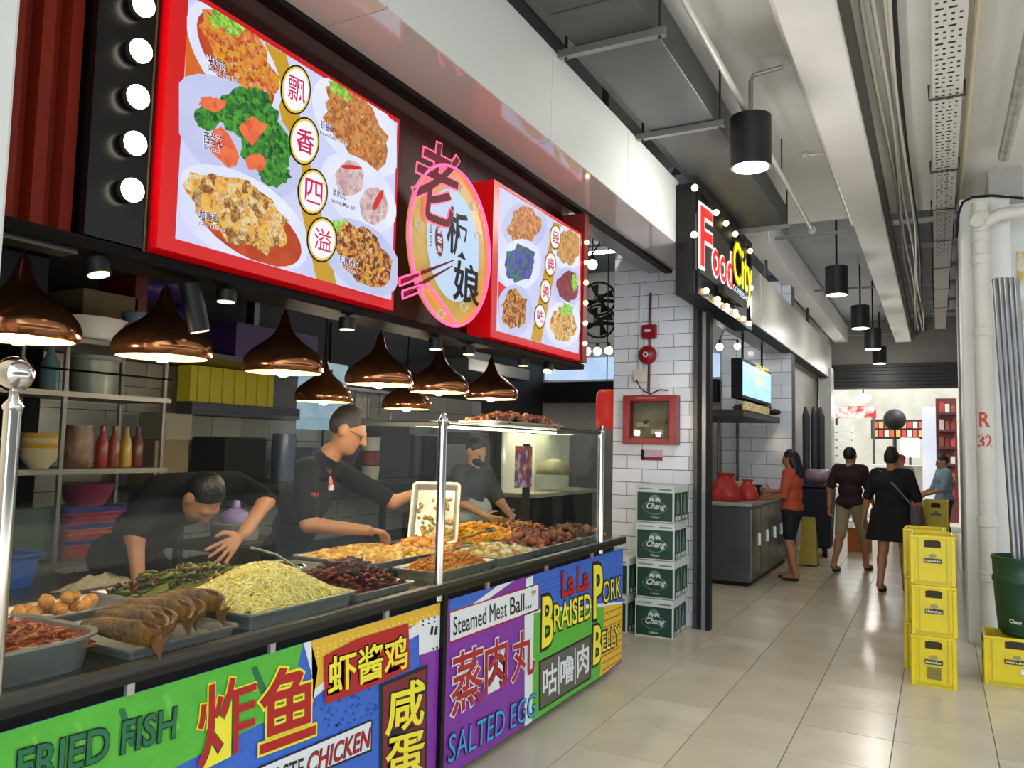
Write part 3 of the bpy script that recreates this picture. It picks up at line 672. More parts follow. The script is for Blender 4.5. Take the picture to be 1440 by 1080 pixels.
def heap(name, x0, x1, y0, y1, z, h, n, size, shape, cols, label, seed=1, fl=1.0, skew=(0, 0), rough=.45):
    rnd = random.Random(seed); f, cx, cy, hx, hy = mound(x0, x1, y0, y1, z, h, fl); mb = MB(); g = 14; mb.mat(0)
    vs = [(cx+hx*(2*i/g-1), cy+hy*(2*j/g-1), f(cx+hx*(2*i/g-1), cy+hy*(2*j/g-1))-size*.25) for i in range(g+1) for j in range(g+1)]
    mb.add(vs, [(i*(g+1)+j, (i+1)*(g+1)+j, (i+1)*(g+1)+j+1, i*(g+1)+j+1) for i in range(g) for j in range(g)])
    for k in range(n):
        x, y = cx+hx*rnd.uniform(-.97, .97), cy+hy*rnd.uniform(-.97, .97); zz = f(x, y); mb.mat(rnd.randrange(len(cols)))
        a = rnd.uniform(0, 6.28); R3 = Rz(a)@Ry(rnd.uniform(-.5, .5))@Rx(rnd.uniform(-.6, .6)); s = size*rnd.uniform(.7, 1.3); p = np.array([x, y, zz+rnd.uniform(-.1, .5)*s])
        if shape == 'blob': mb.ell(p, (s, s*rnd.uniform(.55, .8), s*rnd.uniform(.45, .65)), 6, 4, R3)
        elif shape == 'nugget':
            mb.ell(p, (s, s*.75, s*.6), 7, 5, R3); mb.ell(p+R3@np.array([s*.6, s*.3, s*.2]), s*.55, 6, 4, R3)
        elif shape == 'grain': mb.ell(p, (s, s*.5, s*.45), 5, 3, R3)
        elif shape == 'strip':
            c = rnd.uniform(.4, 1.2); q = [p+R3@np.array([s*math.sin(t), s*(1-math.cos(t))*.9*c, s*.25*math.sin(2*t+a)]) for t in np.linspace(-1.3, 1.3, 5)]
            mb.tube(q, [s*.12, s*.24, s*.28, s*.24, s*.1], 5)
        elif shape == 'leaf':
            q = [p+R3@np.array(v)*s for v in ((-1, 0, 0), (-.3, .5, .15), (.5, .4, .05), (1, 0, .2), (.5, -.4, .1), (-.3, -.5, -.05))]
            mb.add(q, [(0, 1, 2, 3, 4, 5)])
        elif shape == 'noodle':
            ph = rnd.uniform(0, 6); q = []
            for t in np.linspace(-1, 1, 7):
                v = R3@np.array([s*t, s*.3*math.sin(3*t+ph), 0]); xx, yy = p[0]+v[0], p[1]+v[1]; xx = min(max(xx, x0), x1); yy = min(max(yy, y0), y1); q.append((xx, yy, f(xx, yy)+.004+.012*abs(math.sin(2*t+ph))*rnd.uniform(.3, 1)))
            mb.tube(q, .0032, 4, cap=False)
    mats = [M('%s %s' % (name, c), c, rough) for c in cols]
    o = mb.build(name, mats, smooth=(shape not in ('leaf',)), loc=(cx, cy, z-.002))
    return tag(o, label, 'food', None, 'stuff')
tray(-2.62, -2.13, .9, 1.565, .10, 'deep steel tray of red braised meat nearest the left edge', r=.12)
heap('braised_meat', -2.585, -2.165, .935, 1.53, 1.0, .05, 620, .019, 'strip', ['#b45a2c', '#c06c30', '#964424', '#d48a40', '#a25030', '#86381f'], 'red braised meat heaped in the deep tray at the left edge', 2, 2.0)
tray(-2.60, -2.11, 1.60, 2.035, .035, 'low steel tray under the whole fried fish')
tray(-2.93, -2.64, 1.62, 2.035, .055, 'steel tray with orange fried nuggets behind the fried fish')
tray(-3.0, -2.67, 2.06, 2.76, .05, 'steel tray of greens and sausage slices behind the yellow noodles')
heap('stir_fried_greens', -2.97, -2.70, 2.09, 2.73, .965, .075, 260, .026, 'strip', ['#58601c', '#727a30', '#3c1a14', '#5a261a', '#b08a48', '#30401a', '#4a2018'], 'stir fried greens with dark sausage behind the noodles', 4, 1.5)
tray(-2.60, -2.10, 2.06, 2.645, .06, 'steel tray heaped with pale yellow fried noodles')
heap('fried_noodles', -2.575, -2.125, 2.085, 2.62, .985, .125, 1500, .035, 'noodle', ['#e6cf6e', '#efdd8c', '#d9bf58', '#f2e6a8'], 'tall heap of pale yellow fried noodles', 5, .9)
tray(-2.61, -2.12, 2.67, 3.09, .035, 'low steel tray of dark shredded meat right of the noodles')
heap('dark_shredded_meat', -2.57, -2.15, 2.70, 3.06, .955, .11, 420, .022, 'strip', ['#3c1210', '#5a1c18', '#2a0d0d', '#7a3028', '#8f4c3a'], 'glossy dark red shredded meat heaped right of the noodles', 6, 1.0, rough=.22)
tray(-2.96, -2.64, 2.79, 3.12, .06, 'small steel pan with a little leafy broth behind the dark meat')
heap('leafy_broth', -2.93, -2.67, 2.82, 3.09, .965, .012, 60, .03, 'leaf', ['#5a5a28', '#3c401c', '#c9b878', '#8a8048'], 'leafy broth in the small pan behind the dark meat', 7, 2)
tray(-2.97, -2.43, 3.16, 3.80, .075, 'raised steel tray of yellow curry chicken in front of the leaning cook')
heap('yellow_curry', -2.935, -2.465, 3.2, 3.76, .99, .03, 420, .024, 'blob', ['#e0b04a', '#d79f36', '#ecc670', '#c98e2c'], 'yellow curry chicken in the raised tray below the cook', 8, 1.6)
tray(-2.40, -2.11, 3.26, 3.83, .05, 'steel tray of orange fried squid just past the middle post')
heap('fried_squid', -2.375, -2.135, 3.29, 3.80, .965, .06, 260, .022, 'strip', ['#d98a34', '#c9701f', '#e8aa58', '#b85a1c'], 'orange fried squid just past the middle post', 9, 1.4)
tray(-2.48, -2.11, 3.87, 4.36, .05, 'steel tray of pale fried tofu pieces in the far half')
heap('pale_tofu', -2.45, -2.14, 3.9, 4.33, .965, .035, 150, .022, 'nugget', ['#d9c690', '#c9a860', '#e6d9b0', '#b88a48'], 'pale fried tofu pieces in the far half', 10, 2)
tray(-2.50, -2.12, 4.40, 5.06, .05, 'steel tray of reddish brown chicken wings near the far post')
heap('brown_wings', -2.47, -2.15, 4.43, 5.03, .965, .05, 200, .03, 'nugget', ['#6a2c1c', '#8a4428', '#4c1c14', '#a86038'], 'reddish brown chicken wings near the far post', 11, 2, rough=.3)
tray(-2.50, -2.12, 5.10, 5.50, .05, 'steel tray of dark braised pieces at the far end of the counter')
heap('dark_braised_pieces', -2.47, -2.15, 5.13, 5.47, .965, .05, 120, .03, 'nugget', ['#4a2a18', '#6a3c1e', '#8a5a2c', '#3a1c12'], 'dark braised pieces in the tray at the far end', 12, 2)
tray(-2.90, -2.53, 3.86, 4.30, .05, 'steel tray of light orange fritters behind the pale tofu')
heap('orange_fritters', -2.87, -2.56, 3.89, 4.27, .965, .06, 140, .026, 'nugget', ['#d99a4a', '#c9803a', '#e6b870'], 'light orange fritters behind the pale tofu', 13, 1.6)
tray(-3.02, -2.54, 4.36, 5.0, .05, 'steel tray of bright yellow battered pieces along the back rail')
heap('yellow_battered_pieces', -2.98, -2.57, 4.39, 4.97, .965, .085, 200, .032, 'strip', ['#f0b02e', '#e89a1c', '#f6c858', '#d9861a'], 'bright yellow battered pieces along the back rail', 14, 1.6)
tray(-3.02, -2.54, 5.05, 5.52, .05, 'steel tray of brown fried slices in the far back corner')
heap('brown_fried_slices', -2.98, -2.57, 5.08, 5.49, .965, .06, 160, .03, 'strip', ['#8a4c1c', '#b06a2c', '#6a3414', '#c98a48'], 'brown fried slices in the far back corner', 15, 1.6)
tray(-2.50, -2.2, 4.0, 4.9, .03, 'shallow steel tray on the glass shelf', z=1.712)
heap('roast_pieces', -2.47, -2.23, 4.03, 4.87, 1.73, .045, 140, .028, 'nugget', ['#5a2a16', '#7a3c1e', '#43200f', '#9a5a30'], 'brown roast pieces in the tray on the glass shelf', 21, 2)
# whole fried fish, one by one
fish_m = M('fried fish skin', '#4a2a10', .35, hex2='#93682a', scale=16, bump=.4, bscale=90)
fish_f = M('fried fin', '#5a3a18', .5)
def fish_tree(label):
    t = thing('fried_fish', (0, 0, 0), label, 'fish', 'whole fried fish in the low tray')
    mb = MB(); T = np.linspace(0, 1, 13)
    P = [np.array([.31*(s-.5), .10*math.sin(s*3.0)-.05, .03+.02*math.sin(s*3.1)]) for s in T]
    rr = [.004+.029*(math.sin(math.pi*min(1, .05+.95*s**.8))**.85) for s in T]
    for i, (p, r) in enumerate(zip(P, rr)):
        for j in range(10):
            a = 2*math.pi*j/10; mb.v.append((p[0], p[1]+r*.55*math.cos(a), p[2]+r*1.0*math.sin(a)))
    for i in range(12):
        for j in range(10): mb.f.append((i*10+j, i*10+(j+1) % 10, (i+1)*10+(j+1) % 10, (i+1)*10+j)); mb.m.append(0)
    mb.build('body', fish_m, t, True)
    e = P[-1]; MB().poly([(e[0]-.01, e[1]-.002, e[2]-.006), (e[0]+.045, e[1]-.004, e[2]-.028), (e[0]+.03, e[1]-.003, e[2]), (e[0]+.045, e[1]-.004, e[2]+.028), (e[0]-.01, e[1]-.002, e[2]+.006)], (0, .004, 0)).build('tail', fish_f, t)
    MB().poly([(-.05, .034, .068), (.05, .034, .068), (.03, .034, .078), (-.03, .034, .079)], (0, .003, 0)).build('dorsal_fin', fish_f, t)
    MB().ell((-.125, -.022, .042), .005, 6, 4).build('eye', M('fish eye', '#d8d2b8', .3), t); return t
f0 = fish_tree('whole fried fish nearest the red braised meat')
lbs = ['whole fried fish second from the red braised meat', 'whole fried fish third from the red braised meat, curling upward', 'whole fried fish in the middle right of the low tray', 'whole fried fish second from the noodles', 'whole fried fish nearest the noodles']
fpx = [(180, 902), (193, 890), (205, 885), (232, 876), (248, 872), (278, 866)]
spots_ = [(1.66, .0, -.45), (1.725, -.1, -.35), (1.79, -.2, -.4), (1.855, -.1, -.35), (1.915, -.18, -.4), (1.975, -.05, -.2)]
for i, (y, a, tl) in enumerate(spots_):
    o = f0 if i == 0 else copy_tree(f0, label=lbs[i-1]); q = onZ(fpx[i][0], fpx[i][1], 1.0); o.location = (q[0]-.01, q[1], .975+.004*i); o.rotation_euler = (tl, .06, a); o.scale = (1.0, 1.15, 1.15)
# orange nuggets, one by one
nug_m = M('fried nugget', '#c97a30', .5, hex2='#e0a052', scale=40, bump=.6, bscale=70)
pl = ['nearest the left corner', 'second in the back row', 'third in the back row', 'ending the back row', 'front left', 'front middle', 'front right', 'on top of the pile', 'on top toward the right']
for i in range(9):
    rn = random.Random(50+i); mb = MB(); s = .033
    for k in range(6): mb.ell((rn.uniform(-.6, .6)*s, rn.uniform(-.5, .5)*s, rn.uniform(-.2, .35)*s), s*rn.uniform(.45, .7), 7, 5)
    x = -2.86+.075*(i // 4 if i < 7 else 1)+.03; y = 1.70+.085*(i % 4 if i < 7 else (i-6.5)); z = .985 if i < 7 else 1.02
    o = mb.build('fried_nugget', nug_m, smooth=True, loc=(0, 0, 0)); o.location = (x, y, z); tag(o, 'orange fried nugget '+pl[i]+', in the tray behind the fish', 'food', 'orange fried nuggets')
# spoon, tongs and the tray the cook tips up
sp = thing('ladle', (-2.8, 3.0, 1.0), 'steel ladle handle sticking out of the broth pan', 'ladle')
MB().tube([(-2.78, 3.02, .975), (-2.84, 2.93, 1.05), (-2.9, 2.82, 1.09)], .007, 6).build('handle', chrome, sp); MB().ell((-2.775, 3.03, .98), (.035, .035, .02), 10, 6).build('bowl', chrome, sp)
tg = thing('serving_spoon', (-2.56, 4.33, 1.0), 'steel serving spoon lying across the far trays', 'spoon')
MB().tube([(-2.52, 4.12, 1.035), (-2.52, 4.42, 1.06)], .006, 6).build('handle', chrome, tg); MB().ell((-2.52, 4.48, 1.06), (.03, .05, .015), 10, 6).build('bowl', chrome, tg)
# ------------------------------------------------------------------ copper pendants
copper = M('copper', '#aa7350', .15, .93, hex2='#96623f', scale=4)
lamp_in = M('lamp lining', '#eed99a', .55)
def point(name, parent, loc, watts, col=(1, .82, .6), rad=.04):
    l = bpy.data.lights.new(name, 'POINT'); l.energy = watts; l.color = col; l.shadow_soft_size = rad
    o = bpy.data.objects.new(name, l); COL.objects.link(o); o.parent = parent; o.location = loc; return o
def pendant_proto():
    t = thing('copper_pendant', (0, 0, 0), 'x', 'pendant lamp', 'copper pendants over the counter')
    prof = [(.168, 0), (.180, .012), (.182, .035), (.172, .065), (.148, .095), (.115, .12), (.08, .145), (.052, .172), (.034, .2), (.024, .23), (.016, .262), (.006, .275)]
    sd_ = MB().lathe(prof, (0, 0, 0), 40, cap=False).build('shade', copper, t, True)
    inn = [(r-.006, z+.001) for r, z in prof[:8]]
    MB().lathe(inn, (0, 0, 0), 40, cap=False).build('lining', lamp_in, sd_, True)
    MB().lathe([(.168, 0), (.162, .0)], (0, 0, 0), 40, cap=False).build('rim', copper, sd_)
    MB().ell((0, 0, .03), (.045, .045, .05), 14, 10).build('bulb', M('pendant bulb', '#fff1cf', .4, emit=5), t, True)
    MB().tube([(0, 0, .08), (0, 0, .16)], .02, 8).build('socket', black, t)
    return t
pp = pendant_proto()
lspec = [(228, 505, -2.6, 'largest copper pendant, second from the left over the noodles'), (25, 488, -2.6, 'copper pendant cut by the left edge of the picture'),
         (398, 523, -2.6, 'copper pendant in front of the yellow ribbed box'), (533, 541, -2.6, 'copper pendant right of the leaning cook, in the front row'), (617, 553, -2.6, 'copper pendant above the middle steel post'),
         (690, 561, -2.6, 'copper pendant in the front row farthest along the counter'), (455, 561, -3.35, 'small copper pendant in the back row above the cook'), (572, 563, -3.35, 'small copper pendant in the back row half hidden by two others')]
for i, (x, y, X, lb_) in enumerate(lspec):
    p = onX(x, y, X); z = 1.905 if X > -3 else 1.845
    o = pp if i == 0 else copy_tree(pp, label=lb_); o['label'] = lb_; o.location = (X, p[1], z); WL[o.name] = (X, p[1], z)
    MB().tube([(X, p[1], z+.27), (X, p[1], 2.9)], .005, 6).build('cord', black, o)
    point('lamp_light', o, (0, 0, -.045), 5.0)
# ------------------------------------------------------------------ black corridor pendants
cg = M('downlight glow', '#fff6e0', .4, emit=14)
for i, (x, y, z, top, lb_) in enumerate([(-1.10, 5.5, 3.55, 4.3, 'nearest and largest black cylinder pendant in the corridor'), (-1.08, 10.7, 3.59, 4.6, 'second black cylinder pendant along the corridor'), (-1.03, 13.6, 3.57, 4.6, 'third black cylinder pendant along the corridor'),
                                        (-.94, 15.0, 3.40, 4.6, 'fourth black cylinder pendant, hanging a little lower'), (-1.03, 18.4, 3.5, 4.6, 'farthest black cylinder pendant near the dark shutter')]):
    t = thing('cylinder_pendant', (x, y, z), lb_, 'pendant lamp', 'black cylinder pendants in the corridor')
    ca_ = MB().lathe([(.12, 0), (.137, 0), (.137, .36), (.125, .365), (.02, .368)], (x, y, z), 32).build('can', M('black lamp can', '#111112', .5), t, 'auto')
    MB().lathe([(.118, -.002), (.118, .004)], (x, y, z), 28).build('diffuser', cg, ca_)
    if i == 0: MB().tube([(x, y, z+.365), (x, y, z+.62), (x+.02, y, z+.66), (x+.24, y, z+.68)], .016, 8).build('stem', M('pipe grey', '#9a9893', .4, .5), t)
    else: MB().tube([(x, y, z+.36), (x, y, top)], .013, 8).build('stem', black, t)
    point('lamp_light', t, (0, 0, -.08), 28 if i == 0 else 16, (1, .96, .9), .1)
# ------------------------------------------------------------------ services under the ceiling
duct_m = M('duct metal', '#585b5b', .5, .4, hex2='#4e5151', scale=3)
pipe_w = M('pipe white', '#cfcdc6', .4)
dz = 3.85
du = thing('air_duct', (-1.54, 5.5, dz), 'dark grey rectangular air duct hung along the corridor ceiling', 'duct')
for a, b in ((-.5, 1.3), (1.31, 3.6), (3.61, 5.9), (5.91, 8.25)): MB().box(-1.76, -1.30, a, b, dz, dz+.24).build('section', duct_m, du, bevel=.006)
for y in (3.98, 5.32, 8.1):
    hb_ = MB().box(-1.86, -1.24, y-.022, y+.022, dz-.045, dz-.003).build('hanger_bar', M('channel steel', '#8d8c87', .4, .7), du)
    for x in (-1.82, -1.27): MB().tube([(x, y, dz-.06), (x, y, 4.3 if x > -1.75 else 4.12)], .008, 6).build('hanger_rod', steel_d, hb_)
cd = MB().tube([(-1.14, -.4, 3.98), (-1.14, 8.9, 3.98)], .021, 10).ell((-1.14, 8.9, 3.98), .045, 10, 6).build('conduit_pipe', pipe_w, smooth='auto', loc=(-1.14, 5, 3.95)); tag(cd, 'straight white conduit pipe with a round end box beside the air duct', 'pipe')
for y in (1.0, 4.0, 7.0): MB().tube([(-1.14, y, 4.0), (-1.14, y, 4.3)], .006, 6).build('hanger_rod', steel_d, cd)
sp_ = thing('sprinkler_pipe', (-.80, 5, 4.2), 'white sprinkler pipe running along the left side of the long beam', 'pipe')
MB().tube([(-.80, -.4, 4.22), (-.80, 9.7, 4.22)], .028, 10).build('pipe', pipe_w, sp_, 'auto'); MB().lathe([(.035, 0), (.035, .03), (.02, .05)], (-1.0, 7.4, 4.25), 12).build('sprinkler_head', pipe_w, sp_)
MB().lathe([(.06, -.02), (.06, .02)], (-.83, 5.5, 4.22), 14).build('junction_box', pipe_w, sp_)
MB().tube([(-.80, 7.4, 4.26), (-1.0, 7.4, 4.27)], .012, 8).build('branch', pipe_w, sp_)
for k in range(4):
    rn = random.Random(70+k); ys_ = np.linspace(-.4, 19, 40)
    pts = [(-.33+.045*k+.02*math.sin(y*.9+k*1.7), y, 4.27-.02*(k % 2)-.012*math.sin(y*1.3+k)) for y in ys_]
    o = MB().tube(pts, .014, 6).build('ceiling_cable', M('cable white', '#c9c4b8', .5), smooth=True, loc=(-.3, 8, 4.2))
    tag(o, ['white ceiling cable closest to the long beam', 'second white ceiling cable from the long beam', 'third white ceiling cable from the long beam', 'white ceiling cable farthest from the long beam'][k], 'cable', 'loose cables along the beam')
bk_ = MB().tube([(-.17+.02*math.sin(y*.7), y, 4.26) for y in np.linspace(-.4, 19, 40)], .016, 6).build('ceiling_cable', black, smooth=True, loc=(-.17, 8, 4.2)); tag(bk_, 'thick black ceiling cable beside the white cables', 'cable')
ty = thing('cable_tray', (.11, 8, 4.2), 'white perforated cable tray with small holes running down the ceiling', 'cable tray')
ym = M('tray white', '#d2d1cb', .4); TZ = 4.2
for s, (a, b) in enumerate(((-.4, 3.5), (3.51, 6.5), (6.51, 9.5), (9.51, 12.5), (12.51, 18.5))):
    MB().box(.02, .205, a, b, TZ, TZ+.004).box(.016, .02, a, b, TZ, TZ+.05).box(.205, .209, a, b, TZ, TZ+.05).build('section', ym if s < 3 else M('tray dull', '#a8a29c', .5), ty)
mb = MB()
for i in range(0, 100):
    y = 4.2+.075*i
    for k in range(4 if i % 3 else 2):
        x = .045+.043*k if i % 3 else .06+.07*k; wd = .009 if i % 3 else .022
        mb.add([(x-wd, y-.011, TZ-.0015), (x-wd, y+.011, TZ-.0015), (x+wd, y+.011, TZ-.0015), (x+wd, y-.011, TZ-.0015)], [(0, 1, 2, 3)])
tag(mb.build('perforation', M('hole dark', '#1a1a1a', .8), ty), kind='stuff')
for y in (4.7, 6.4, 8.1, 9.4, 10.8, 12.4, 14, 15.8):
    MB().tube([(-.005, y, 4.3 if y < 9.75 else 4.6), (-.005, y, TZ-.012), (.225, y, TZ-.012), (.225, y, 4.3 if y < 9.75 else 4.6)], .009, 6).build('hanger', steel_d, ty)
yp = MB().tube([(.26, -.4, 4.26), (.26, 9.7, 4.26)], .02, 8).build('conduit_pipe', M('cream pipe', '#cdc2a2', .5), smooth='auto', loc=(.26, 4, 4.24)); tag(yp, 'cream conduit running beside the perforated cable tray', 'pipe')
for i, y in enumerate((8.95, 10.6, 11.9, 13.2, 14.6, 16.2, 17.6)):
    o = MB().box(-.42, .46, y-.035, y+.035, 4.38, 4.44).build('cross_bar', M('bar paint', '#a9a6a0', .6), loc=(0, y, 4.38)); tag(o, ('%s grey bar crossing under the rear ceiling' % ['nearest', 'second', 'third', 'fourth', 'fifth', 'sixth', 'farthest'][i]), 'bar', 'cross bars under the rear ceiling')
for i, (x, y, lb_) in enumerate([(-2.12, 5.35, 'black hanger rod rising from the white stall fascia'), (-2.0, 9.4, 'dark hanger rod just behind the entrance sign'), (-1.95, 10.7, 'second dark hanger rod behind the entrance sign'), (-2.0, 12.6, 'third dark hanger rod over the rear fascia'), (-1.95, 14.6, 'farthest dark hanger rod over the rear fascia')]):
    o = MB().tube([(x, y, 3.7), (x, y, 4.55)], .025, 8).lathe([(.045, 0), (.05, .05)], (x, y, 4.55), 10).build('hanger_rod', steel_d, smooth='auto', loc=(x, y, 3.7)); tag(o, lb_, 'rod')
rp_ = MB().tube([(.56, -.4, 4.2), (.56, 7.95, 4.2)], .045, 10).build('drain_pipe', M('grey drain pipe', '#a5a29b', .5, hex2='#7c7973', scale=9), smooth='auto', loc=(.56, 3, 4.15)); tag(rp_, 'thick stained grey pipe along the ceiling at the right edge', 'pipe')
for y in (9.95, 13.5, 18.9):
    o = MB().tube([(-1.7, y, 4.2), (-.8, y, 4.2)], .02, 8).build('cross_pipe', M('pipe dull', '#8a8985', .5), smooth='auto', loc=(-1.2, y, 4.18)); tag(o, {9.95: 'nearest thin pipe crossing left of the long beam', 13.5: 'middle thin pipe crossing left of the long beam', 18.9: 'farthest thin pipe crossing left of the long beam'}[y], 'pipe')
# ------------------------------------------------------------------ kitchen behind the counter
def tile_rows_x(wall, y0, y1, x, z0, z1, tw, th, mats, g=.006):
    L0 = WL[wall.name]; cache = {}
    for r in range(int(round((z1-z0)/th))):
        ysx = y0-(tw/2 if r % 2 else 0); k = 0
        while ysx < y1-.01:
            a, b = max(ysx, y0), min(ysx+tw, y1); key = (round(b-a, 3), (r*5+k*3+r*k) % len(mats)); wd = b-a
            if key not in cache: cache[key] = mesh_of(MB().box(-.004, .004, -wd/2+g/2, wd/2-g/2, -th/2+g/2, th/2-g/2), 'wall_tile', mats[key[1]])
            shared('wall_tile', cache[key], wall, (x+.002-L0[0], (a+b)/2-L0[1], z0+(r+.5)*th-L0[2])); ysx += tw; k += 1
wkb = sbox('wall_kitchen_back', M('shadow dark wall', '#242325', .8), -5.75, -5.6, 3.4, 9.6, 0, 2.9)  # dark colour puts the upper shadow into the wall above the tiles
kt = [M('kitchen tile %s' % k, c, .2) for k, c in zip('abc', ('#8f8e8a', '#878682', '#979692'))]
tile_rows_x(wkb, 3.4, 9.6, -5.6, .6, 2.2, .34, .2, kt)
# steel rack
rk = thing('steel_rack', (-4.5, 2.75, 0), 'tall steel wire rack with crockery at the left of the kitchen', 'rack')
for x in (-4.72, -4.3):
    for y in (2.1, 2.75, 3.4): MB().tube([(x, y, 0), (x, y, 2.2)], .016, 8).build('post', dull, rk)
for z in (.9, 1.415, 1.85, 2.16): MB().box(-4.74, -4.28, 2.06, 3.44, z-.03, z).build('shelf', dull, rk)
for z in (1.97,): MB().tube([(-4.29, 2.06, z), (-4.29, 3.44, z)], .007, 6).build('guard_rail', chrome, rk)
def cyl(name, x, y, z, prof, mats, label, cat, n=20, group=None, smooth='auto'):
    o = MB().lathe([(r, h) for r, h in prof], (x, y, z), n).build(name, mats, smooth=smooth, loc=(x, y, z)); return tag(o, label, cat, group)
def cbox(name, x0, x1, y0, y1, z0, z1, mat, label, cat, group=None, bevel=.006, taper=0):
    o = MB().box(x0, x1, y0, y1, z0, z1, taper).build(name, mat, loc=((x0+x1)/2, (y0+y1)/2, z0), bevel=bevel); return tag(o, label, cat, group)
cream = M('cream china', '#cfc4a4', .35); amber = M('amber china', '#c99a3c', .35); clearp = GLASS('clear plastic', '#c9d4d4', .5, .15); card = M('cardboard', '#6f6046', .8, hex2='#655640', scale=6)
for i in range(5):
    cyl('bowl', -4.45, 2.72, 1.416+.028*i, [(.05, 0), (.085, .05), (.1, .085), (.096, .085), (.05, .012)], amber if i in (2, 4) else cream, ['bottom', 'second', 'middle', 'fourth', 'top'][i]+' bowl of the cream and amber stack on the rack', 'bowl', group='stacked bowls on the rack')
for i in range(4):
    cyl('bowl', -4.45, 2.49, 1.416+.028*i, [(.05, 0), (.085, .05), (.1, .085), (.096, .085), (.05, .012)], cream, ['bottom', 'second', 'third', 'top'][i]+' bowl of the plain cream stack on the rack', 'bowl', group='plain stacked bowls on the rack')
cyl('jar', -4.45, 2.95, 1.416, [(.07, 0), (.08, .02), (.08, .2), (.07, .22), (.07, .25)], M('preserve jar', '#8f7a66', .3, hex2='#6a3a2a', scale=20), 'brown jar of preserves beside the stacked bowls', 'jar')
for i, (y, c) in enumerate(((3.08, '#8a1c18'), (3.16, '#7a3418'), (3.24, '#a8842a'), (3.32, '#5a2018'))):
    cyl('bottle', -4.42, y, 1.416, [(.034, 0), (.036, .01), (.036, .15), (.015, .2), (.015, .25)], M('bottle %d' % i, c, .25), ['red', 'rust brown', 'mustard yellow', 'dark maroon'][i]+' sauce bottle on the middle rack shelf', 'bottle', 14)
cyl('plastic_tub', -4.5, 3.05, 1.852, [(.12, 0), (.14, .2), (.15, .21), (.15, .23)], M('cloudy tub', '#6f7a74', .3), 'cloudy plastic tub with rim on the upper rack shelf', 'tub')
cyl('glass_bottle', -4.45, 2.75, 1.852, [(.05, 0), (.05, .16), (.02, .21), (.02, .26)], M('teal glass', '#4a6a70', .1), 'teal glass bottle left of the cloudy tub', 'bottle')
cyl('white_basin', -4.5, 3.0, 2.162, [(.13, 0), (.2, .13), (.215, .14), (.2, .14), (.12, .02)], M('white plastic', '#c9cdc9', .35), 'white plastic basin on top of the rack', 'basin')
cyl('lidded_tub', -4.5, 3.33, 2.162, [(.085, 0), (.095, .2), (.1, .2), (.1, .225), (.09, .23)], [M('blue grey tub', '#5d7488', .4)], 'blue grey lidded tub on top of the rack', 'tub')
top = thing('storage_loft', (-5.0, 3.2, 2.16), 'dark loft shelf above the kitchen holding boxes and bags', 'shelf')
MB().box(-5.5, -4.75, 1.6, 5.5, 2.2, 2.24).build('board', steel_d, top)
for y in (1.8, 5.2): MB().box(-5.5, -5.4, y-.03, y+.03, 2.24, 2.895).build('post', steel_d, top)
cbox('cardboard_box', -5.3, -4.8, 3.15, 3.55, 2.242, 2.55, card, 'plain brown cardboard box on the loft behind the white basin', 'box')
cbox('cardboard_box', -5.3, -4.85, 2.55, 2.95, 2.242, 2.7, M('dark navy box', '#141b2c', .7), 'dark navy box on the loft at the left', 'box')
cbox('red_box', -5.2, -4.8, 3.52, 3.62, 2.242, 2.72, M('red box', '#5a1016', .5), 'narrow dark red box on the loft beside the purple bundles', 'box')
purp = M('purple bag', '#4c2f7c', .35, hex2='#3a2266', scale=9, bump=.5, bscale=14)
for i, (bx_, by_) in enumerate(((200, 452), (232, 450), (262, 446), (206, 405), (240, 402))):
    q = onX(bx_, by_, -4.95); y, z = float(q[1]), float(q[2])-.1
    mb = MB(); mb.ell((-4.97, y, z+.1), (.17, .125, .105), 14, 9); mb.bar((-4.97, y, z+.2), (-4.97, y, z+.215), .03)
    tag(mb.build('purple_bundle', purp, smooth=True, loc=(-4.97, y, z)), ['lower left', 'lower middle', 'lower right', 'upper left', 'upper right'][i]+' purple plastic bundle on the loft behind the largest pendant', 'bundle', 'purple plastic bundles')
cbox('purple_crate', -5.3, -4.8, 4.42, 5.35, 2.242, 2.52, M('purple crate', '#3a2158', .5), 'long dark purple crate on the loft right of the bundles', 'crate')
# work table along the left with washing things
wt_ = thing('work_table', (-3.55, 1.75, 0), 'low dark work table behind the counter at the left', 'table')
MB().box(-4.1, -3.17, .9, 2.5, .88, .92).build('table_top', M('table steel', '#4c545e', .3, .7), wt_)
for x in (-4.05, -3.22):
    for y in (.95, 2.45): MB().tube([(x, y, 0), (x, y, .88)], .02, 8).build('leg', steel, wt_)
bs_ = tray_mb(.34, .40, .15, .05).build('washing_basin', M('blue plastic', '#1f4f9c', .4), smooth='auto', loc=(0, 0, 0)); bs_.location = (-3.72, 2.05, .922); tag(bs_, 'blue plastic washing basin at the left of the work table', 'basin')
for i in range(9):
    c = ['#8f2026', '#a32a26', '#2b2a78', '#8f2430', '#b04a2a', '#2b2a78', '#7c1f3a', '#94262a', '#33307a'][i]
    o = tray_mb(.34, .44, .045, .04).build('plastic_tray', M('plastic tray %s' % c, c, .4), smooth='auto', loc=(0, 0, 0)); o.location = (-4.5, 3.05, .902+.03*i) ; o.rotation_euler = (0, 0, .04*((i*7) % 5-2))
    tag(o, ['bottom', 'second', 'third blue', 'fourth', 'fifth orange red', 'sixth blue', 'seventh', 'eighth', 'top blue'][i]+' plastic tray in the red and blue stack behind the cloth', 'tray', 'stack of red and blue plastic trays')
cyl('steel_pot', -4.4, 2.24, .902, [(.11, 0), (.12, .01), (.12, .18), (.128, .185)], steel, 'steel stock pot on the lowest rack shelf', 'pot')
mb = MB(); g = 12
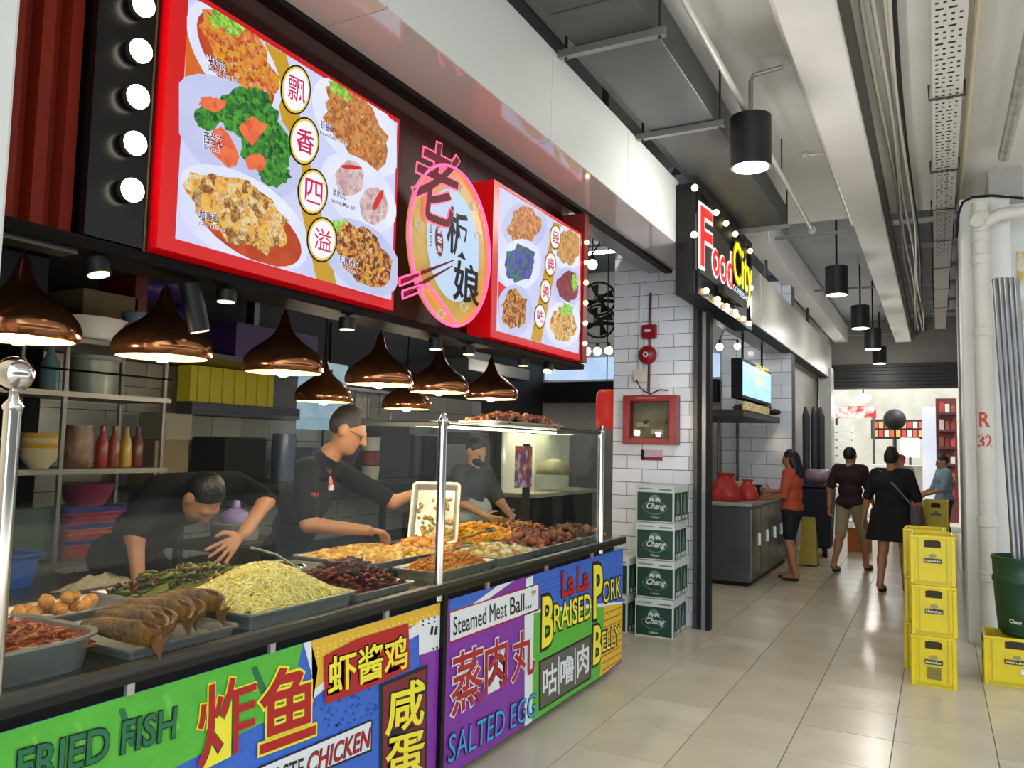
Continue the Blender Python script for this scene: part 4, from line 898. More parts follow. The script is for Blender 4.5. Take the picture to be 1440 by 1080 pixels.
cl = [(-3.30+.13*(i/g-.5)*2*.8, 2.33+.17*(j/g-.5)*2, .925+.05*max(0, math.cos((i/g-.5)*3))*max(0, math.cos((j/g-.5)*2.8))*(1+.5*math.sin(i*1.9+j*1.3))) for i in range(g+1) for j in range(g+1)]
mb.add(cl, [(i*(g+1)+j, (i+1)*(g+1)+j, (i+1)*(g+1)+j+1, i*(g+1)+j+1) for i in range(g) for j in range(g)])
ck = mb.build('cleaning_cloth', M('dish cloth', '#bdb096', .8, hex2='#a69a82', scale=20), smooth=True, loc=(-3.3, 2.33, .92)); ck.modifiers.new('s', 'SOLIDIFY').thickness = .006; tag(ck, 'crumpled cream cleaning cloth on the edge of the work table', 'cloth')
cyl('pink_basin', -4.5, 3.05, 1.192, [(.1, 0), (.16, .12), (.17, .13), (.15, .13)], M('pink plastic', '#7c3450', .4), 'pink plastic basin on top of the red and blue tray stack', 'basin')
cyl('green_pot', -4.5, 2.62, .902, [(.16, 0), (.2, .02), (.2, .3), (.21, .31)], M('green glass pot', '#3c4f48', .15), 'large greenish pot on the rack behind the blue basin', 'pot')
# yellow ribbed box, posters, machines along the back wall
yb_ = thing('ribbed_box', (-5.0, 4.7, 1.93), 'mustard yellow ribbed box panel on the kitchen wall behind the second pendant', 'panel')
Ya, Yb, Za, Zb = onX(269, 520, -5.2)[1], onX(385, 520, -5.2)[1], 1.895, 2.185
nr = 14
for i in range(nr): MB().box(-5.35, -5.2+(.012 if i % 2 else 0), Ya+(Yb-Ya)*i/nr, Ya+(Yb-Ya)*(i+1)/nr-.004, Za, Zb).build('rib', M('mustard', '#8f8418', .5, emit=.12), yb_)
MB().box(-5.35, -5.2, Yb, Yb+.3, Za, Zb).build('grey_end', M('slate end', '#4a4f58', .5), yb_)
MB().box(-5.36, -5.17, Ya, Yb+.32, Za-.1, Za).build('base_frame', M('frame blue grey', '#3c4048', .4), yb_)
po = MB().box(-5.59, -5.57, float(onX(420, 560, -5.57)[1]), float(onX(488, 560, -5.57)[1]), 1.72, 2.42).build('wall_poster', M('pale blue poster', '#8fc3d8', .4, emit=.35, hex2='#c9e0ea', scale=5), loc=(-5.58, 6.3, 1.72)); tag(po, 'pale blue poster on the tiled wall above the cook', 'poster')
cbox('black_machine', -5.4, -5.0, 4.55, 5.0, 1.25, 1.62, black, 'boxy black kitchen machine under the yellow ribbed box', 'machine', bevel=.02)
bt = thing('back_bench', (-5.1, 5.6, 0), 'steel back bench along the tiled kitchen wall', 'bench'); MB().box(-5.58, -4.75, 3.9, 8.9, 1.2, 1.24).build('bench_top', steel_d, bt)
for y in (4.0, 6.4, 8.8): MB().box(-4.85, -4.8, y-.025, y+.025, 0, 1.2).build('leg', steel_d, bt)
MB().box(-5.58, -4.8, 3.9, 8.9, .4, .43).build('under_shelf', steel_d, bt)
cyl('water_jug', -5.1, 5.3, 1.242, [(.1, 0), (.11, .3), (.1, .42)], M('cloudy blue jug', '#4a5470', .2), 'cloudy blue jug on the back bench between the two cooks', 'jug')
for i, (y, c, lb_) in enumerate(((5.62, '#2a2350', 'navy plastic basket on the back bench left of the cook'), (5.98, '#3c1c3c', 'plum plastic basket on the back bench behind the cook'))):
    o = tray_mb(.4, .34, .3, .04).build('plastic_basket', M('basket %d' % i, c, .5), smooth='auto', loc=(0, 0, 0)); o.location = (-5.1, y, 1.242); tag(o, lb_, 'basket')
for i, (y0, y1, z0, z1, c, lb_) in enumerate(((6.5, 7.0, 1.242, 1.8, '#2b2b2b', 'tall black steamer cabinet on the back bench right of the cook'), (7.1, 7.55, 1.242, 1.7, '#3a3c3e', 'dark grey oven on the back bench right of the steamer'), (7.7, 8.2, 1.242, 1.6, '#7c7c78', 'pale grey carton on the back bench toward the far end'), (8.25, 8.7, 1.242, 1.75, '#55504a', 'brown grey carton at the far end of the back bench'))):
    cbox('kitchen_cabinet', -5.4, -4.95, y0, y1, z0, z1, M('cabinet %d' % i, c, .4), lb_, 'cabinet', bevel=.012)
cyl('food_pan', -4.0, 3.75, .962, [(.14, 0), (.15, .02), (.15, .1), (.16, .105)], steel, 'round steel pan of food on the low stand between the two cooks', 'pan')
st3 = thing('pan_stand', (-4.0, 3.75, 0), 'dark low stand holding the round pan between the cooks', 'stand'); MB().box(-4.25, -3.75, 3.45, 4.05, .92, .96).build('top', steel_d, st3)
for x in (-4.22, -3.78):
    for y in (3.48, 4.02): MB().tube([(x, y, 0), (x, y, .92)], .015, 6).build('leg', steel_d, st3)
mb = MB(); mb.ell((-4.0, 3.75, 1.09), (.1, .1, .07), 12, 8); mb.ell((-4.0, 3.75, 1.17), (.03, .03, .05), 8, 6); tag(mb.build('plastic_bag', M('lilac bag', '#8a78b4', .3), smooth=True, loc=(-4, 3.75, 1.02)), 'lilac knotted plastic bag sitting on the round pan', 'bag')
# lit roast case at the far end and things beyond it
lc = thing('lit_display_case', (-3.6, 7.6, 1.1), 'brightly lit white display case with a lamp shade beyond the counter', 'display case')
Ya, Yb = float(onX(748, 650, -3.6)[1]), float(onX(836, 650, -3.6)[1])
MB().box(-3.95, -3.93, Ya, Yb, 1.12, 1.78).build('back_panel', M('case white', '#c9c3ae', .5, emit=.22), lc)
MB().box(-3.95, -3.55, Ya, Yb, 1.08, 1.12).build('floor', M('case cream', '#b8b29a', .5), lc); MB().box(-3.95, -3.55, Ya, Yb, 1.76, 1.80).build('roof', steel_d, lc)
MB().box(-3.9, -3.62, Ya+.1, Yb-.6, 1.735, 1.755).build('lamp_tube', M('strip glow', '#fff2cf', .4, emit=5), lc)
MB().box(-3.9, -3.6, Ya+.05, Yb-.05, 0, 1.08).build('stand', M('case stand', '#2a2928', .5), lc)
MB().lathe([(.2, 0), (.19, .06), (.13, .13), (.05, .17)], (-3.7, Ya+.75, 1.3), 20).build('lamp_shade', M('case shade', '#9a8f68', .4), lc, True)
MB().box(-3.57, -3.562, Ya, Yb, 1.12, 1.76).build('pane', pane, lc)
dp = MB().box(-3.55, -3.54, float(onX(724, 650, -3.55)[1]), float(onX(747, 650, -3.55)[1]), 1.2, 1.6).build('drink_poster', M('drink poster', '#c9c4cc', .4, cols=['#d8d4d8', '#e0601c', '#7a3a8a', '#e8e4e4', '#c9341c'], scale=7), loc=(-3.55, 7, 1.2)); tag(dp, 'small poster with orange and purple drinks left of the lit case', 'poster')
pst = MB().box(-3.62, -3.56, 7.05, 7.1, 0, 1.62).build('poster_post', steel_d, loc=(-3.6, 7.07, 0)); tag(pst, 'thin dark post holding the drinks poster', 'post')
lan = thing('red_lantern', (-3.2, 8.3, 2.2), 'glowing red lantern cloth hanging beyond the far end of the stall', 'lantern')
q = onX(853, 575, -3.0)
MB().lathe([(.1, 0), (.125, .03), (.13, .2), (.125, .36), (.09, .4)], (-3.0, q[1]+.05, q[2]-.2), 18).build('body', M('red lantern', '#c8281c', .5, emit=.45), lan, True); MB().tube([(-3.0, q[1], q[2]+.18), (-3.0, q[1], 4.6)], .006, 6).build('cord', black, lan)
lan.location = (-3.0, q[1], q[2]-.2)
for ch in lan.children: ch.location = Vector(ch.location)+Vector((-3.2+3.0, 8.3-q[1], 2.2-q[2]+.2))
hb = thing('hall_signboard', (-4.0, 12.4, 2.3), 'long pale blue lit signboard on the hall wall beyond the stall', 'sign')
z0_, z1_ = float(onY(815, 545, 12.4)[2]), float(onY(815, 503, 12.4)[2])
MB().box(-6.0, -3.0, 12.45, 12.598, z0_+.15, z1_).build('lit_panel', M('hall sign glow', '#9fc0e6', .4, emit=.7, hex2='#c4d6ee', scale=2), hb); MB().box(-6.0, -3.0, 12.4, 12.598, z0_-.25, z0_+.1).build('dark_base', black, hb)
wf = thing('wall_fan', (-3.3, 9.5, 3.0), 'black wall fan pair seen between the signs and the tiled pillar', 'fan')
q1, q2 = onX(843, 420, -3.1), onX(842, 452, -3.1)
for q in (q1, q2):
    ax_ = unit((.5, -1, -.2)); e1, e2 = frame(ax_); fm_ = M('fan black', '#101012', .6, spec=.3)
    MB().tube([q+.17*(math.cos(a)*e1+math.sin(a)*e2) for a in np.linspace(0, 6.283, 25)], .012, 6).build('cage_ring', fm_, wf)
    MB().lathe([(.05, -.02), (.05, .1), (.03, .14)], q-ax_*.1, 14, ax=ax_).build('motor', fm_, wf, 'auto')
    for kb in range(4):
        b0 = kb*math.pi/2+.4; vv = [q+(.04*e1*math.cos(b0)+.04*e2*math.sin(b0)), q+.15*(e1*math.cos(b0-.3)+e2*math.sin(b0-.3))+ax_*.02, q+.16*(e1*math.cos(b0+.25)+e2*math.sin(b0+.25))-ax_*.02, q+.04*(e1*math.cos(b0+.8)+e2*math.sin(b0+.8))]
        MB().poly(vv, ax_*.004).build('blade', fm_, wf)
    MB().tube([q+np.array([0, .1, 0]), q+np.array([.12, .25, 0])], .02, 8).build('arm', black, wf)
MB().tube([(q1[0]+.12, q1[1]+.25, q2[2]-.2), (q1[0]+.12, q1[1]+.25, 4.6)], .02, 8).build('pole', black, wf)
wf.location = (q1[0], q1[1], q2[2]-.2)
for ch in wf.children: ch.location = Vector(ch.location)+Vector((-3.3-q1[0], 9.5-q1[1], 3.0-q2[2]+.2))
def string_light(pts, X, label, z):
    P_ = [onX(x, y, X) for x, y in pts]; c = P_[0]
    t = thing('string_light', tuple(c), label, 'string light')
    MB().tube([(c[0], c[1], c[2]+.1), (c[0], c[1], z)], .006, 6).build('drop_cord', black, t)
    MB().tube([(p[0], p[1], p[2]+.1) for p in P_] if len(P_) > 1 else [(c[0], c[1]-.3, c[2]+.1), (c[0], c[1]+.3, c[2]+.1)], .008, 6).build('cable', black, t)
    for p in P_:
        MB().tube([(p[0], p[1], p[2]+.1), (p[0], p[1], p[2]+.03)], .018, 8).build('socket', black, t); MB().ell(p, .05, 12, 8).build('bulb', M('string bulb', '#fff6e6', .4, emit=7), t, True)
string_light([(833, 372), (853, 338)], -3.0, 'two bare bulbs on a cord high between the menu sign and the pillar', 4.6)
string_light([(825, 494), (840, 494), (856, 493)], -3.6, 'row of small bulbs above the pale hall signboard', 4.6)
for o in list(bpy.data.objects):
    if o.name.startswith('string_light'): point('lamp_light', o, (-.5, .3, -.2), 9, (1, .93, .85), .1)  # point light set off from the bulbs, added to brighten the hall
string_light([(1030, 447), (1012, 488), (1037, 487)], -2.6, 'round bulbs hanging inside the entrance below the Food City sign', 4.6)

# clutter along the back wall
for i, (x0_, y0_, x1_, y1_, c, lb_) in enumerate(((196, 640, 222, 690, '#b9b4a8', 'larger white paper notice taped on the kitchen tiles'), (226, 640, 246, 668, '#c4bfb4', 'small white paper notice beside the larger one on the tiles'), (500, 560, 520, 590, '#bdb8ac', 'white paper note on the tiles right of the blue poster'))):
    a, b = onX(x0_, y1_, -5.58), onX(x1_, y0_, -5.58); o = MB().box(-5.592, -5.586, a[1], b[1], a[2], b[2]).build('paper_notice', M('paper %d' % i, c, .8, hex2='#8f8a80', scale=30), loc=(-5.59, a[1], a[2])); tag(o, lb_, 'notice')
ur = thing('utensil_rail', (-5.56, 6.9, 1.95), 'steel rail with hanging ladles on the kitchen tiles', 'rail')
MB().tube([(-5.55, 6.45, 2.15), (-5.55, 7.6, 2.15)], .01, 6).build('rail', chrome, ur)
for k in range(2): MB().box(-5.6, -5.54, 6.5+k*1.05, 6.53+k*1.05, 2.14, 2.16).build('bracket', dull, ur)
for k in range(5):
    y = 6.55+.22*k; h_ = MB().tube([(-5.53, y, 2.14), (-5.53, y, 1.86)], .006, 6).build('ladle_handle', chrome, ur); MB().ell((-5.52, y, 1.84), (.03, .045, .03), 10, 7).build('ladle_bowl', chrome, h_, True)
for i, (y, z, w_, h_, c, lb_) in enumerate(((4.05, 1.242, .3, .34, '#7c6c50', 'brown carton at the left end of the back bench'), (4.1, 1.585, .24, .2, '#8f8878', 'grey carton stacked on the brown carton on the bench'), (8.78, 1.242, .1, .4, '#6a6258', 'slim upright box at the right end of the bench'))):
    cbox('bench_carton', -5.3, -5.0, y-w_/2, y+w_/2, z, z+h_, M('bench carton %d' % i, c, .8), lb_, 'box')
for i in range(3): cyl('condiment_tub', -4.9, 5.45+.0*i+.18*i if False else 6.28+.06*i*0, 1.242+.14*i, [(.08, 0), (.09, .12), (.095, .13)], M('tub %d' % i, ['#b9b4a0', '#8a2c24', '#c9c4b4'][i], .5), ['bottom cream', 'middle red', 'top white'][i]+' tub in the small stack behind the cook', 'tub', group='small stack of tubs on the bench')
pw_ = MB().tube([(-5.585, 6.35, 1.25), (-5.585, 6.35, 1.7), (-5.585, 6.42, 1.8), (-5.585, 6.42, 2.85)], .012, 6).build('wall_cable', black, smooth=True, loc=(-5.58, 6.35, 1.25)); tag(pw_, 'black cable running up the kitchen tiles beside the ladles', 'cable')
ac = thing('extractor_hood', (-5.2, 7.4, 2.3), 'dark extractor hood high over the far end of the kitchen bench', 'hood')
MB().box(-5.58, -4.7, 7.75, 9.3, 2.45, 2.6).build('canopy', dull, ac, bevel=.01); MB().box(-5.4, -5.0, 8.2, 8.8, 2.6, 2.9).build('chimney', dull, ac)

for i, (x, y) in enumerate(((-4.4, 8.4), (-4.4, 11.0), (-3.2, 10.0))):  # tube lamps added to brighten the hall
    hl = thing('added_tube_lamp', (x, y, 4.5), ['added tube lamp brightening the hall nearest the kitchen', 'added tube lamp brightening the back of the hall', 'added tube lamp brightening the next stall'][i], 'lamp', 'added tube lamps on the hall ceiling')
    MB().box(x-.6, x+.6, y-.06, y+.06, 4.54, 4.6).build('housing', white, hl); MB().tube([(x-.58, y, 4.52), (x+.58, y, 4.52)], .018, 8).build('tube', M('tube glow', '#eaf4ff', .4, emit=30), hl)
# ------------------------------------------------------------------ things on and beside the tiled pillar
YP = PILY-.005
redp = M('fire red', '#8f0d1c', .35); 
def pY(x, y, Y=YP): return onY(x, y, Y)
fp = thing('alarm_pipe', tuple(pY(913, 553)), 'thin red conduit pipe feeding the fire alarm on the tiled pillar', 'pipe')
a, b = pY(913, 552), pY(913, 552); MB().tube([(a[0], YP-.02, a[2]), (a[0]+.012, YP-.02, 3.09)], .013, 8).build('pipe', M('dark red pipe', '#5a0d18', .4), fp)
wc = MB().tube([(float(pY(899, 520)[0]), YP-.012, float(pY(899, 520)[2])), (float(pY(902, 380)[0]), YP-.012, 3.2)], .012, 8).build('white_conduit', pipe_w, smooth='auto', loc=tuple(pY(899, 520))); tag(wc, 'slim white conduit running up the tiled pillar', 'pipe')
cpn = thing('alarm_call_point', tuple(pY(915, 478)), 'square red alarm call point above the bell', 'alarm')
p0, p1 = pY(905, 478), pY(926, 457); MB().box(p0[0], p1[0], YP-.06, YP-.034, p0[2], p1[2]).build('housing', redp, cpn, bevel=.01); MB().box(p0[0]+.03, p1[0]-.06, YP-.064, YP-.06, p1[2]-.07, p1[2]-.045).build('white_window', M('label white', '#d8d4d0', .4), cpn)
bl = thing('alarm_bell', tuple(pY(913, 500)), 'round red fire alarm bell on the tiled pillar', 'bell'); c = pY(913, 500)
gg_ = MB().lathe([(.088, 0), (.09, .02), (.085, .045), (.055, .07), (.02, .075)], (c[0], YP-.034, c[2]), 24, ax=(0, -1, 0)).build('gong', redp, bl, True)
MB().lathe([(.026, 0), (.026, .006)], (c[0], YP-.107, c[2]), 14, ax=(0, -1, 0)).build('centre_disc', M('label white', '#d8d4d0', .4), gg_); MB().lathe([(.012, 0), (.012, .003)], (c[0], YP-.113, c[2]), 10, ax=(0, -1, 0)).build('centre_bolt', black, gg_)
sk = thing('wall_socket', tuple(pY(900, 529)), 'white double wall socket with a plugged black cable', 'socket')
p0, p1 = pY(891, 538), pY(912, 520); MB().box(p0[0], p1[0], YP-.035, YP-.002, p0[2], p1[2]).build('plate', M('socket cream', '#cfcab8', .4), sk, bevel=.006); c = pY(898, 531); MB().box(c[0]-.025, c[0]+.025, YP-.075, YP-.035, c[2]-.03, c[2]+.03).build('plug', M('socket cream', '#cfcab8', .4), sk, bevel=.006)
MB().tube([(c[0], YP-.07, c[2]-.03), tuple(pY(902, 548, YP-.05)), tuple(pY(914, 554, YP-.05)), tuple(pY(928, 548, YP-.03)), tuple(pY(940, 549, YP-.01))], .006, 6).build('cable', black, sk, True)
cb = thing('alarm_cabinet', tuple(pY(913, 626)), 'red metal alarm cabinet with a glass window on the tiled pillar', 'cabinet')
p0, p1 = pY(875, 624, YP-.13), pY(951, 555, YP-.13); x0, x1, z0, z1 = p0[0], p1[0], p0[2], p1[2]
MB().box(x0, x1, YP-.02, YP-.002, z0, z1).build('back_plate', redp, cb)
MB().box(x0, x0+.07, YP-.13, YP-.02, z0, z1).box(x1-.07, x1, YP-.13, YP-.02, z0, z1).box(x0+.07, x1-.07, YP-.13, YP-.02, z0, z0+.06).box(x0+.07, x1-.07, YP-.13, YP-.02, z1-.06, z1).build('frame', redp, cb, bevel=.006)
MB().box(x0+.07, x1-.07, YP-.024, YP-.02, z0+.06, z1-.06).build('inside_board', M('cabinet inside', '#8b8470', .5, hex2='#6a5a3c', scale=5), cb)
for i, (fx, fz, wd, ht, c) in enumerate(((.12, .3, .3, .12, '#b8a878'), (.5, .1, .3, .14, '#c4b896'), (.3, .38, .1, .1, '#7a2420'), (.62, .42, .25, .05, '#8a5a34'))):
    W_, H_ = x1-x0-.14, z1-z0-.12; MB().box(x0+.07+fx*W_, x0+.07+(fx+wd)*W_, YP-.06, YP-.024, z0+.06+fz*H_, z0+.06+(fz+ht)*H_).build('device', M('cabinet device %d' % i, c, .5), cb)
MB().box(x0+.07, x1-.07, YP-.115, YP-.112, z0+.06, z1-.06).build('pane', pane, cb)
MB().box((x0+x1)/2-.12, (x0+x1)/2+.06, YP-.134, YP-.13, z1-.035, z1-.02).build('name_plate', M('label rose', '#a8606a', .5), cb)
stk = thing('notice_sticker', tuple(pY(917, 647)), 'small dark and red notice sticker under the alarm cabinet', 'sticker'); p0, p1 = pY(902, 647), pY(932, 633)
MB().box(p0[0], p1[0], YP-.008, YP-.004, p0[2], p1[2]).build('sheet', M('sticker white', '#c9b4bc', .5), stk); MB().box(p0[0], p0[0]+.03, YP-.01, YP-.008, p0[2], p1[2]).build('band', black, stk); MB().box(p0[0]+.03, p1[0], YP-.01, YP-.008, p0[2], p0[2]+.035).build('band', M('sticker red', '#8a1434', .5), stk)
# ------------------------------------------------------------------ beer cartons
cw, cdp, chh = .335, .43, .318
cgreen, cwht, cln = M('carton green', '#12382a', .5), M('carton white', '#c6ccc7', .6, hex2='#bcc2bd', scale=6), M('carton pale green', '#5d7a6c', .5)
def carton_proto():
    t = thing('beer_carton', (0, 0, 0), 'x', 'carton', 'green and white beer cartons')
    MB().box(-cw/2, cw/2, 0, cdp, 0, chh).build('box', cwht, t, bevel=.004)
    fp_ = MB().box(-cw/2+.012, cw/2-.012, -.003, 0, .012, chh*.8).build('front_panel', cgreen, t)
    MB().box(-cw/2+.02, -.02, -.002, 0, chh*.88, chh*.91).box(.04, cw/2-.02, -.002, 0, chh*.86, chh*.9).build('fine_print', cln, t)
    for i in range(2):
        y0 = .02+i*.205; sp2 = MB().box(cw/2, cw/2+.003, y0, y0+.18, .012, chh*.8).build('side_panel', cgreen, t)
        yc = y0+.09; pts = [(cw/2+.003, yc+dy, z) for dy, z in ((-.04, .07), (.04, .07), (.04, .16), (.016, .2), (.014, .235), (-.014, .235), (-.016, .2), (-.04, .16))]
        MB().poly(pts, (.0015, 0, 0)).build('bottle_print', cln, sp2); MB().box(cw/2+.003, cw/2+.0045, y0+.02, y0+.07, .02, .055).box(cw/2+.003, cw/2+.0045, y0+.1, y0+.16, .02, .055).build('code_print', cwht, sp2)
    mb = MB(); ring = [(.105*math.cos(a)*(1+.06*math.cos(4*a)), -.003, .125+.06*math.sin(a)) for a in np.linspace(0, 2*math.pi, 33)[:-1]]; mb.poly(ring[::1], (0, -.001, 0)); mb.build('emblem_ring', cln, fp_)
    MB().poly([(.098*math.cos(a)*(1+.06*math.cos(4*a)), -.004, .125+.053*math.sin(a)) for a in np.linspace(0, 2*math.pi, 33)[:-1]], (0, -.0008, 0)).build('emblem_field', cgreen, fp_)
    MB().poly([(.05*math.cos(a), -.003, .19+.045*math.sin(a)) for a in np.linspace(0, math.pi, 17)], (0, -.0012, 0)).build('emblem_crown', cln, fp_)
    for s in (-1, 1):
        e = [(0, .172), (0, .196), (.012, .206), (.03, .206), (.04, .196), (.042, .172), (.034, .172), (.032, .184), (.014, .184), (.012, .172)]
        MB().poly([(s*(.008+x), -.0046, z) for x, z in e], (0, -.001, 0)).build('elephant_print', cwht, fp_)
        MB().poly([(s*(.012-x), -.0046, z) for x, z in ((0, .2), (.008, .192), (.006, .18), (.002, .18), (.003, .19))], (0, -.001, 0)).build('trunk_print', cwht, fp_)
    lettering('Chang', (-.085, -.0055, .098), (.08, -.0055, .098), (-.062, -.0055, .163), (0, 0, 0), cwht, fp_, .03)
    lettering('Classic', (-.04, -.0045, .033), (.04, -.0045, .033), (-.034, -.0045, .052), (0, 0, 0), cwht, fp_, .01)
    return t
c0 = carton_proto()
clab = ['bottom carton of the front stack beside the pillar', 'second carton from the floor in the front stack', 'third carton from the floor in the front stack', 'top carton of the front stack of four', 'lower carton half hidden behind the right banner', 'upper carton half hidden behind the right banner']
for i in range(6):
    o = c0 if i == 0 else copy_tree(c0); o['label'] = 'green and white beer '+clab[i]
    if i < 4: o.location = (-2.143+.006*((i*3) % 3-1), 6.70+.01*((i*2) % 3-1), .003+.323*i); o.rotation_euler = (0, 0, [.03, .01, .04, -.01][i])
    else: o.location = (-2.56+.01*(i-4), 6.70, .003+.323*(i-4)); o.rotation_euler = (0, 0, -.05+.03*(i-4))
# ------------------------------------------------------------------ second stall
sc_ = thing('steel_counter', (-2.3, 10.9, 0), 'stainless steel counter of the next stall with panelled side', 'counter')
ztop = float(onX(1058, 708, -1.93)[2]); 
MB().box(-2.75, -1.95, 9.7, 12.4, .06, ztop-.04).build('body', M('counter steel', '#6d7072', .35, .8, hex2='#5c5f61', scale=3), sc_)
MB().box(-2.78, -1.92, 9.66, 12.4, ztop-.04, ztop).build('top', steel, sc_, bevel=.004); MB().box(-2.7, -2.0, 9.75, 12.35, 0, .06).build('plinth', black, sc_)
for i in range(5):
    dr_ = MB().box(-1.95, -1.935, 9.74+.53*i, 10.23+.53*i, .1, ztop-.08).build('door', M('door steel', '#8a8784', .3, .9), sc_)
    MB().box(-1.935, -1.92, 10.17+.53*i, 10.19+.53*i, .45, .6).build('handle', chrome, dr_)
tv = thing('menu_screen', (-2.1, 9.6, 2.4), 'glowing pale blue menu screen hanging over the next stall', 'screen'); 
P0, P1 = onX(1045, 555, -2.1), onX(1084, 525, -2.1); ya_, yb_2 = P0[1], P1[1]; za_, zb_2 = P0[2], onX(1045, 508, -2.1)[2]
MB().box(-2.24, -2.105, ya_-.04, yb_2+.04, za_-.04, zb_2+.04).build('case', black, tv, bevel=.006); MB().box(-2.105, -2.1, ya_, yb_2, za_, zb_2).build('screen', M('screen glow', '#a8d6ee', .4, emit=.95, hex2='#7fb4e0', scale=1.5), tv)
for r in range(2): lettering(['海鲜', '煮炒'][r], (-2.098, ya_+.75, za_+.34-.17*r), (-2.098, yb_2-.2, za_+.34-.17*r), (-2.098, ya_+.75, za_+.48-.17*r), (0, 0, 0), M('screen yellow', '#e6e23c', .4, emit=.9), tv, .0)
for y in (ya_+.3, yb_2-.3): MB().tube([(-2.17, y, zb_2+.04), (-2.17, y, 3.09)], .015, 8).build('hanger', black, tv)
for x, y in ((-2.72, 9.75), (-1.99, 11.9), (-2.72, 12.3), (-1.99, 9.75)):
    pass
hd = thing('stall_hood', (-2.5, 10.6, ztop), 'dark canopy shelf with a warm lit menu strip over the next stall', 'canopy')
MB().box(-3.35, -2.05, 9.8, 12.35, 2.02, 2.1).build('shelf', M('dark canopy', '#2c2826', .5), hd); MB().box(-2.06, -2.03, 9.8, 11.4, 2.1, 2.2).build('menu_strip', M('warm menu strip', '#c9ba84', .5, emit=.3, cols=['#d8cc98', '#7a6a3c', '#c9b878', '#4a3c20'], scale=9), hd)
for y in (9.85, 11.1, 12.3): MB().tube([(-2.66, y, ztop), (-2.66, y, 2.03)], .02, 8).build('post', steel_d, hd)
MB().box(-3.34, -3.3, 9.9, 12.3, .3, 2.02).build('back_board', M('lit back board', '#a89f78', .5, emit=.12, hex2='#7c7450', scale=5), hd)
mb = MB(); rn = random.Random(9)
for k in range(26): mb.ell((-2.3+rn.uniform(-.25, .2), 11.9+rn.uniform(-.4, .3), 2.17+rn.uniform(0, .08)), (.1, .12, .05), 6, 4)
tag(mb.build('hanging_goods', M('dark goods', '#38302e', .6), hd, True), kind='stuff')
def blob(name, c, r, mat, label, cat, seed=1, group=None):
    rn = random.Random(seed); mb = MB(); mb.ell(c, r, 14, 10)
    for k in range(5): mb.ell((c[0]+rn.uniform(-.5, .5)*r[0], c[1]+rn.uniform(-.5, .5)*r[1], c[2]+rn.uniform(-.2, .6)*r[2]), (r[0]*.5, r[1]*.5, r[2]*.5), 10, 7)
    return tag(mb.build(name, mat, smooth=True, loc=(c[0], c[1], c[2]-r[2])), label, cat, group)
redbag = M('red plastic', '#a8261c', .45, bump=.6, bscale=12)
def sack(name, c, r, mat, label, cat, seed=1):
    mb = MB(); n = 18; vs = []; hs = [(0, .85), (.05, 1), (.3, .97), (.55, .8), (.75, .6), (.85, .42), (.92, .5), (1, .62)]
    for h, k in hs:
        for j in range(n):
            a = 2*math.pi*j/n; q = k*(1+.07*math.sin(3*a+h*5+seed)+.04*math.sin(7*a+seed)); vs.append((c[0]+r[0]*q*math.cos(a), c[1]+r[1]*q*math.sin(a), c[2]+r[2]*h))
    mb.add(vs, [(i*n+j, i*n+(j+1) % n, (i+1)*n+(j+1) % n, (i+1)*n+j) for i in range(len(hs)-1) for j in range(n)]+[tuple(range(n-1, -1, -1))])
    return tag(mb.build(name, mat, smooth=True, loc=c), label, cat)
sack('carrier_bag', (-2.3, 9.95, ztop), (.2, .16, .34), redbag, 'bulging red carrier bag on the near end of the steel counter', 'bag', 3)
sack('carrier_bag', (-2.1, 10.28, ztop), (.13, .12, .26), M('orange red plastic', '#b8382a', .4), 'smaller orange red carrier bag behind the first on the counter', 'bag', 4)
for i in range(3): cbox('red_tray', -2.3, -1.97, 10.55+.37*i, 10.88+.37*i, ztop+.001, ztop+.04, redbag, ['nearest', 'middle', 'farthest'][i]+' flat red tray on the steel counter', 'tray', 'flat red trays on the counter')
cyl('sauce_tub', -2.3, 10.72, ztop+.042, [(.07, 0), (.08, .16), (.085, .17)], M('cream tub', '#c9bfa0', .5), 'cream tub standing on a flat red tray', 'tub')
cyl('dark_cup', -2.1, 10.95, ztop+.042, [(.04, 0), (.05, .13)], black, 'dark cup on the middle red tray', 'cup')
# bin, umbrellas, yellow sign near the far column
bn = thing('covered_bin', (-1.62, 13.5, 0), 'navy covered bin against the far white column', 'bin')
MB().box(-1.92, -1.42, 13.2, 13.7, .12, 1.05, .05).build('body', M('navy cover', '#14182c', .6), bn, bevel=.03); MB().box(-1.94, -1.40, 13.18, 13.72, 1.05, 1.1).build('lid', M('navy lid', '#1b2038', .5), bn, bevel=.02)
for x in (-1.8, -1.54): MB().lathe([(.06, -.03), (.06, .03)], (x, 13.24, .06), 14, ax=(1, 0, 0)).build('wheel', black, bn); MB().box(x-.02, x+.02, 13.24, 13.3, .06, .14).build('bracket', black, bn)
blob('plastic_bag', (-1.66, 13.45, 1.22), (.2, .18, .12), M('pale pink bag', '#a08a9a', .4), 'pale pink plastic bag on top of the navy bin', 'bag', 5)
for i, (x, y) in enumerate(((-1.88, 13.95), (-1.76, 14.0), (-1.66, 14.05))):
    o = MB().tube([(x, y, 0), (x-.02, y, .2), (x-.02, y, 2.2), (x-.03, y, 2.35)], [.02, .05, .06, .02], 8).build('folded_parasol', M('parasol grey', ['#3a3c42', '#6c6e72', '#54565a'][i], .6), smooth=True, loc=(x, y, 0)); tag(o, ['dark grey', 'light grey', 'mid grey'][i]+' folded parasol standing behind the navy bin', 'parasol')
ys_ = thing('floor_sign', (-1.62, 12.1, 0), 'narrow yellow folding floor sign beside the woman in orange', 'sign')
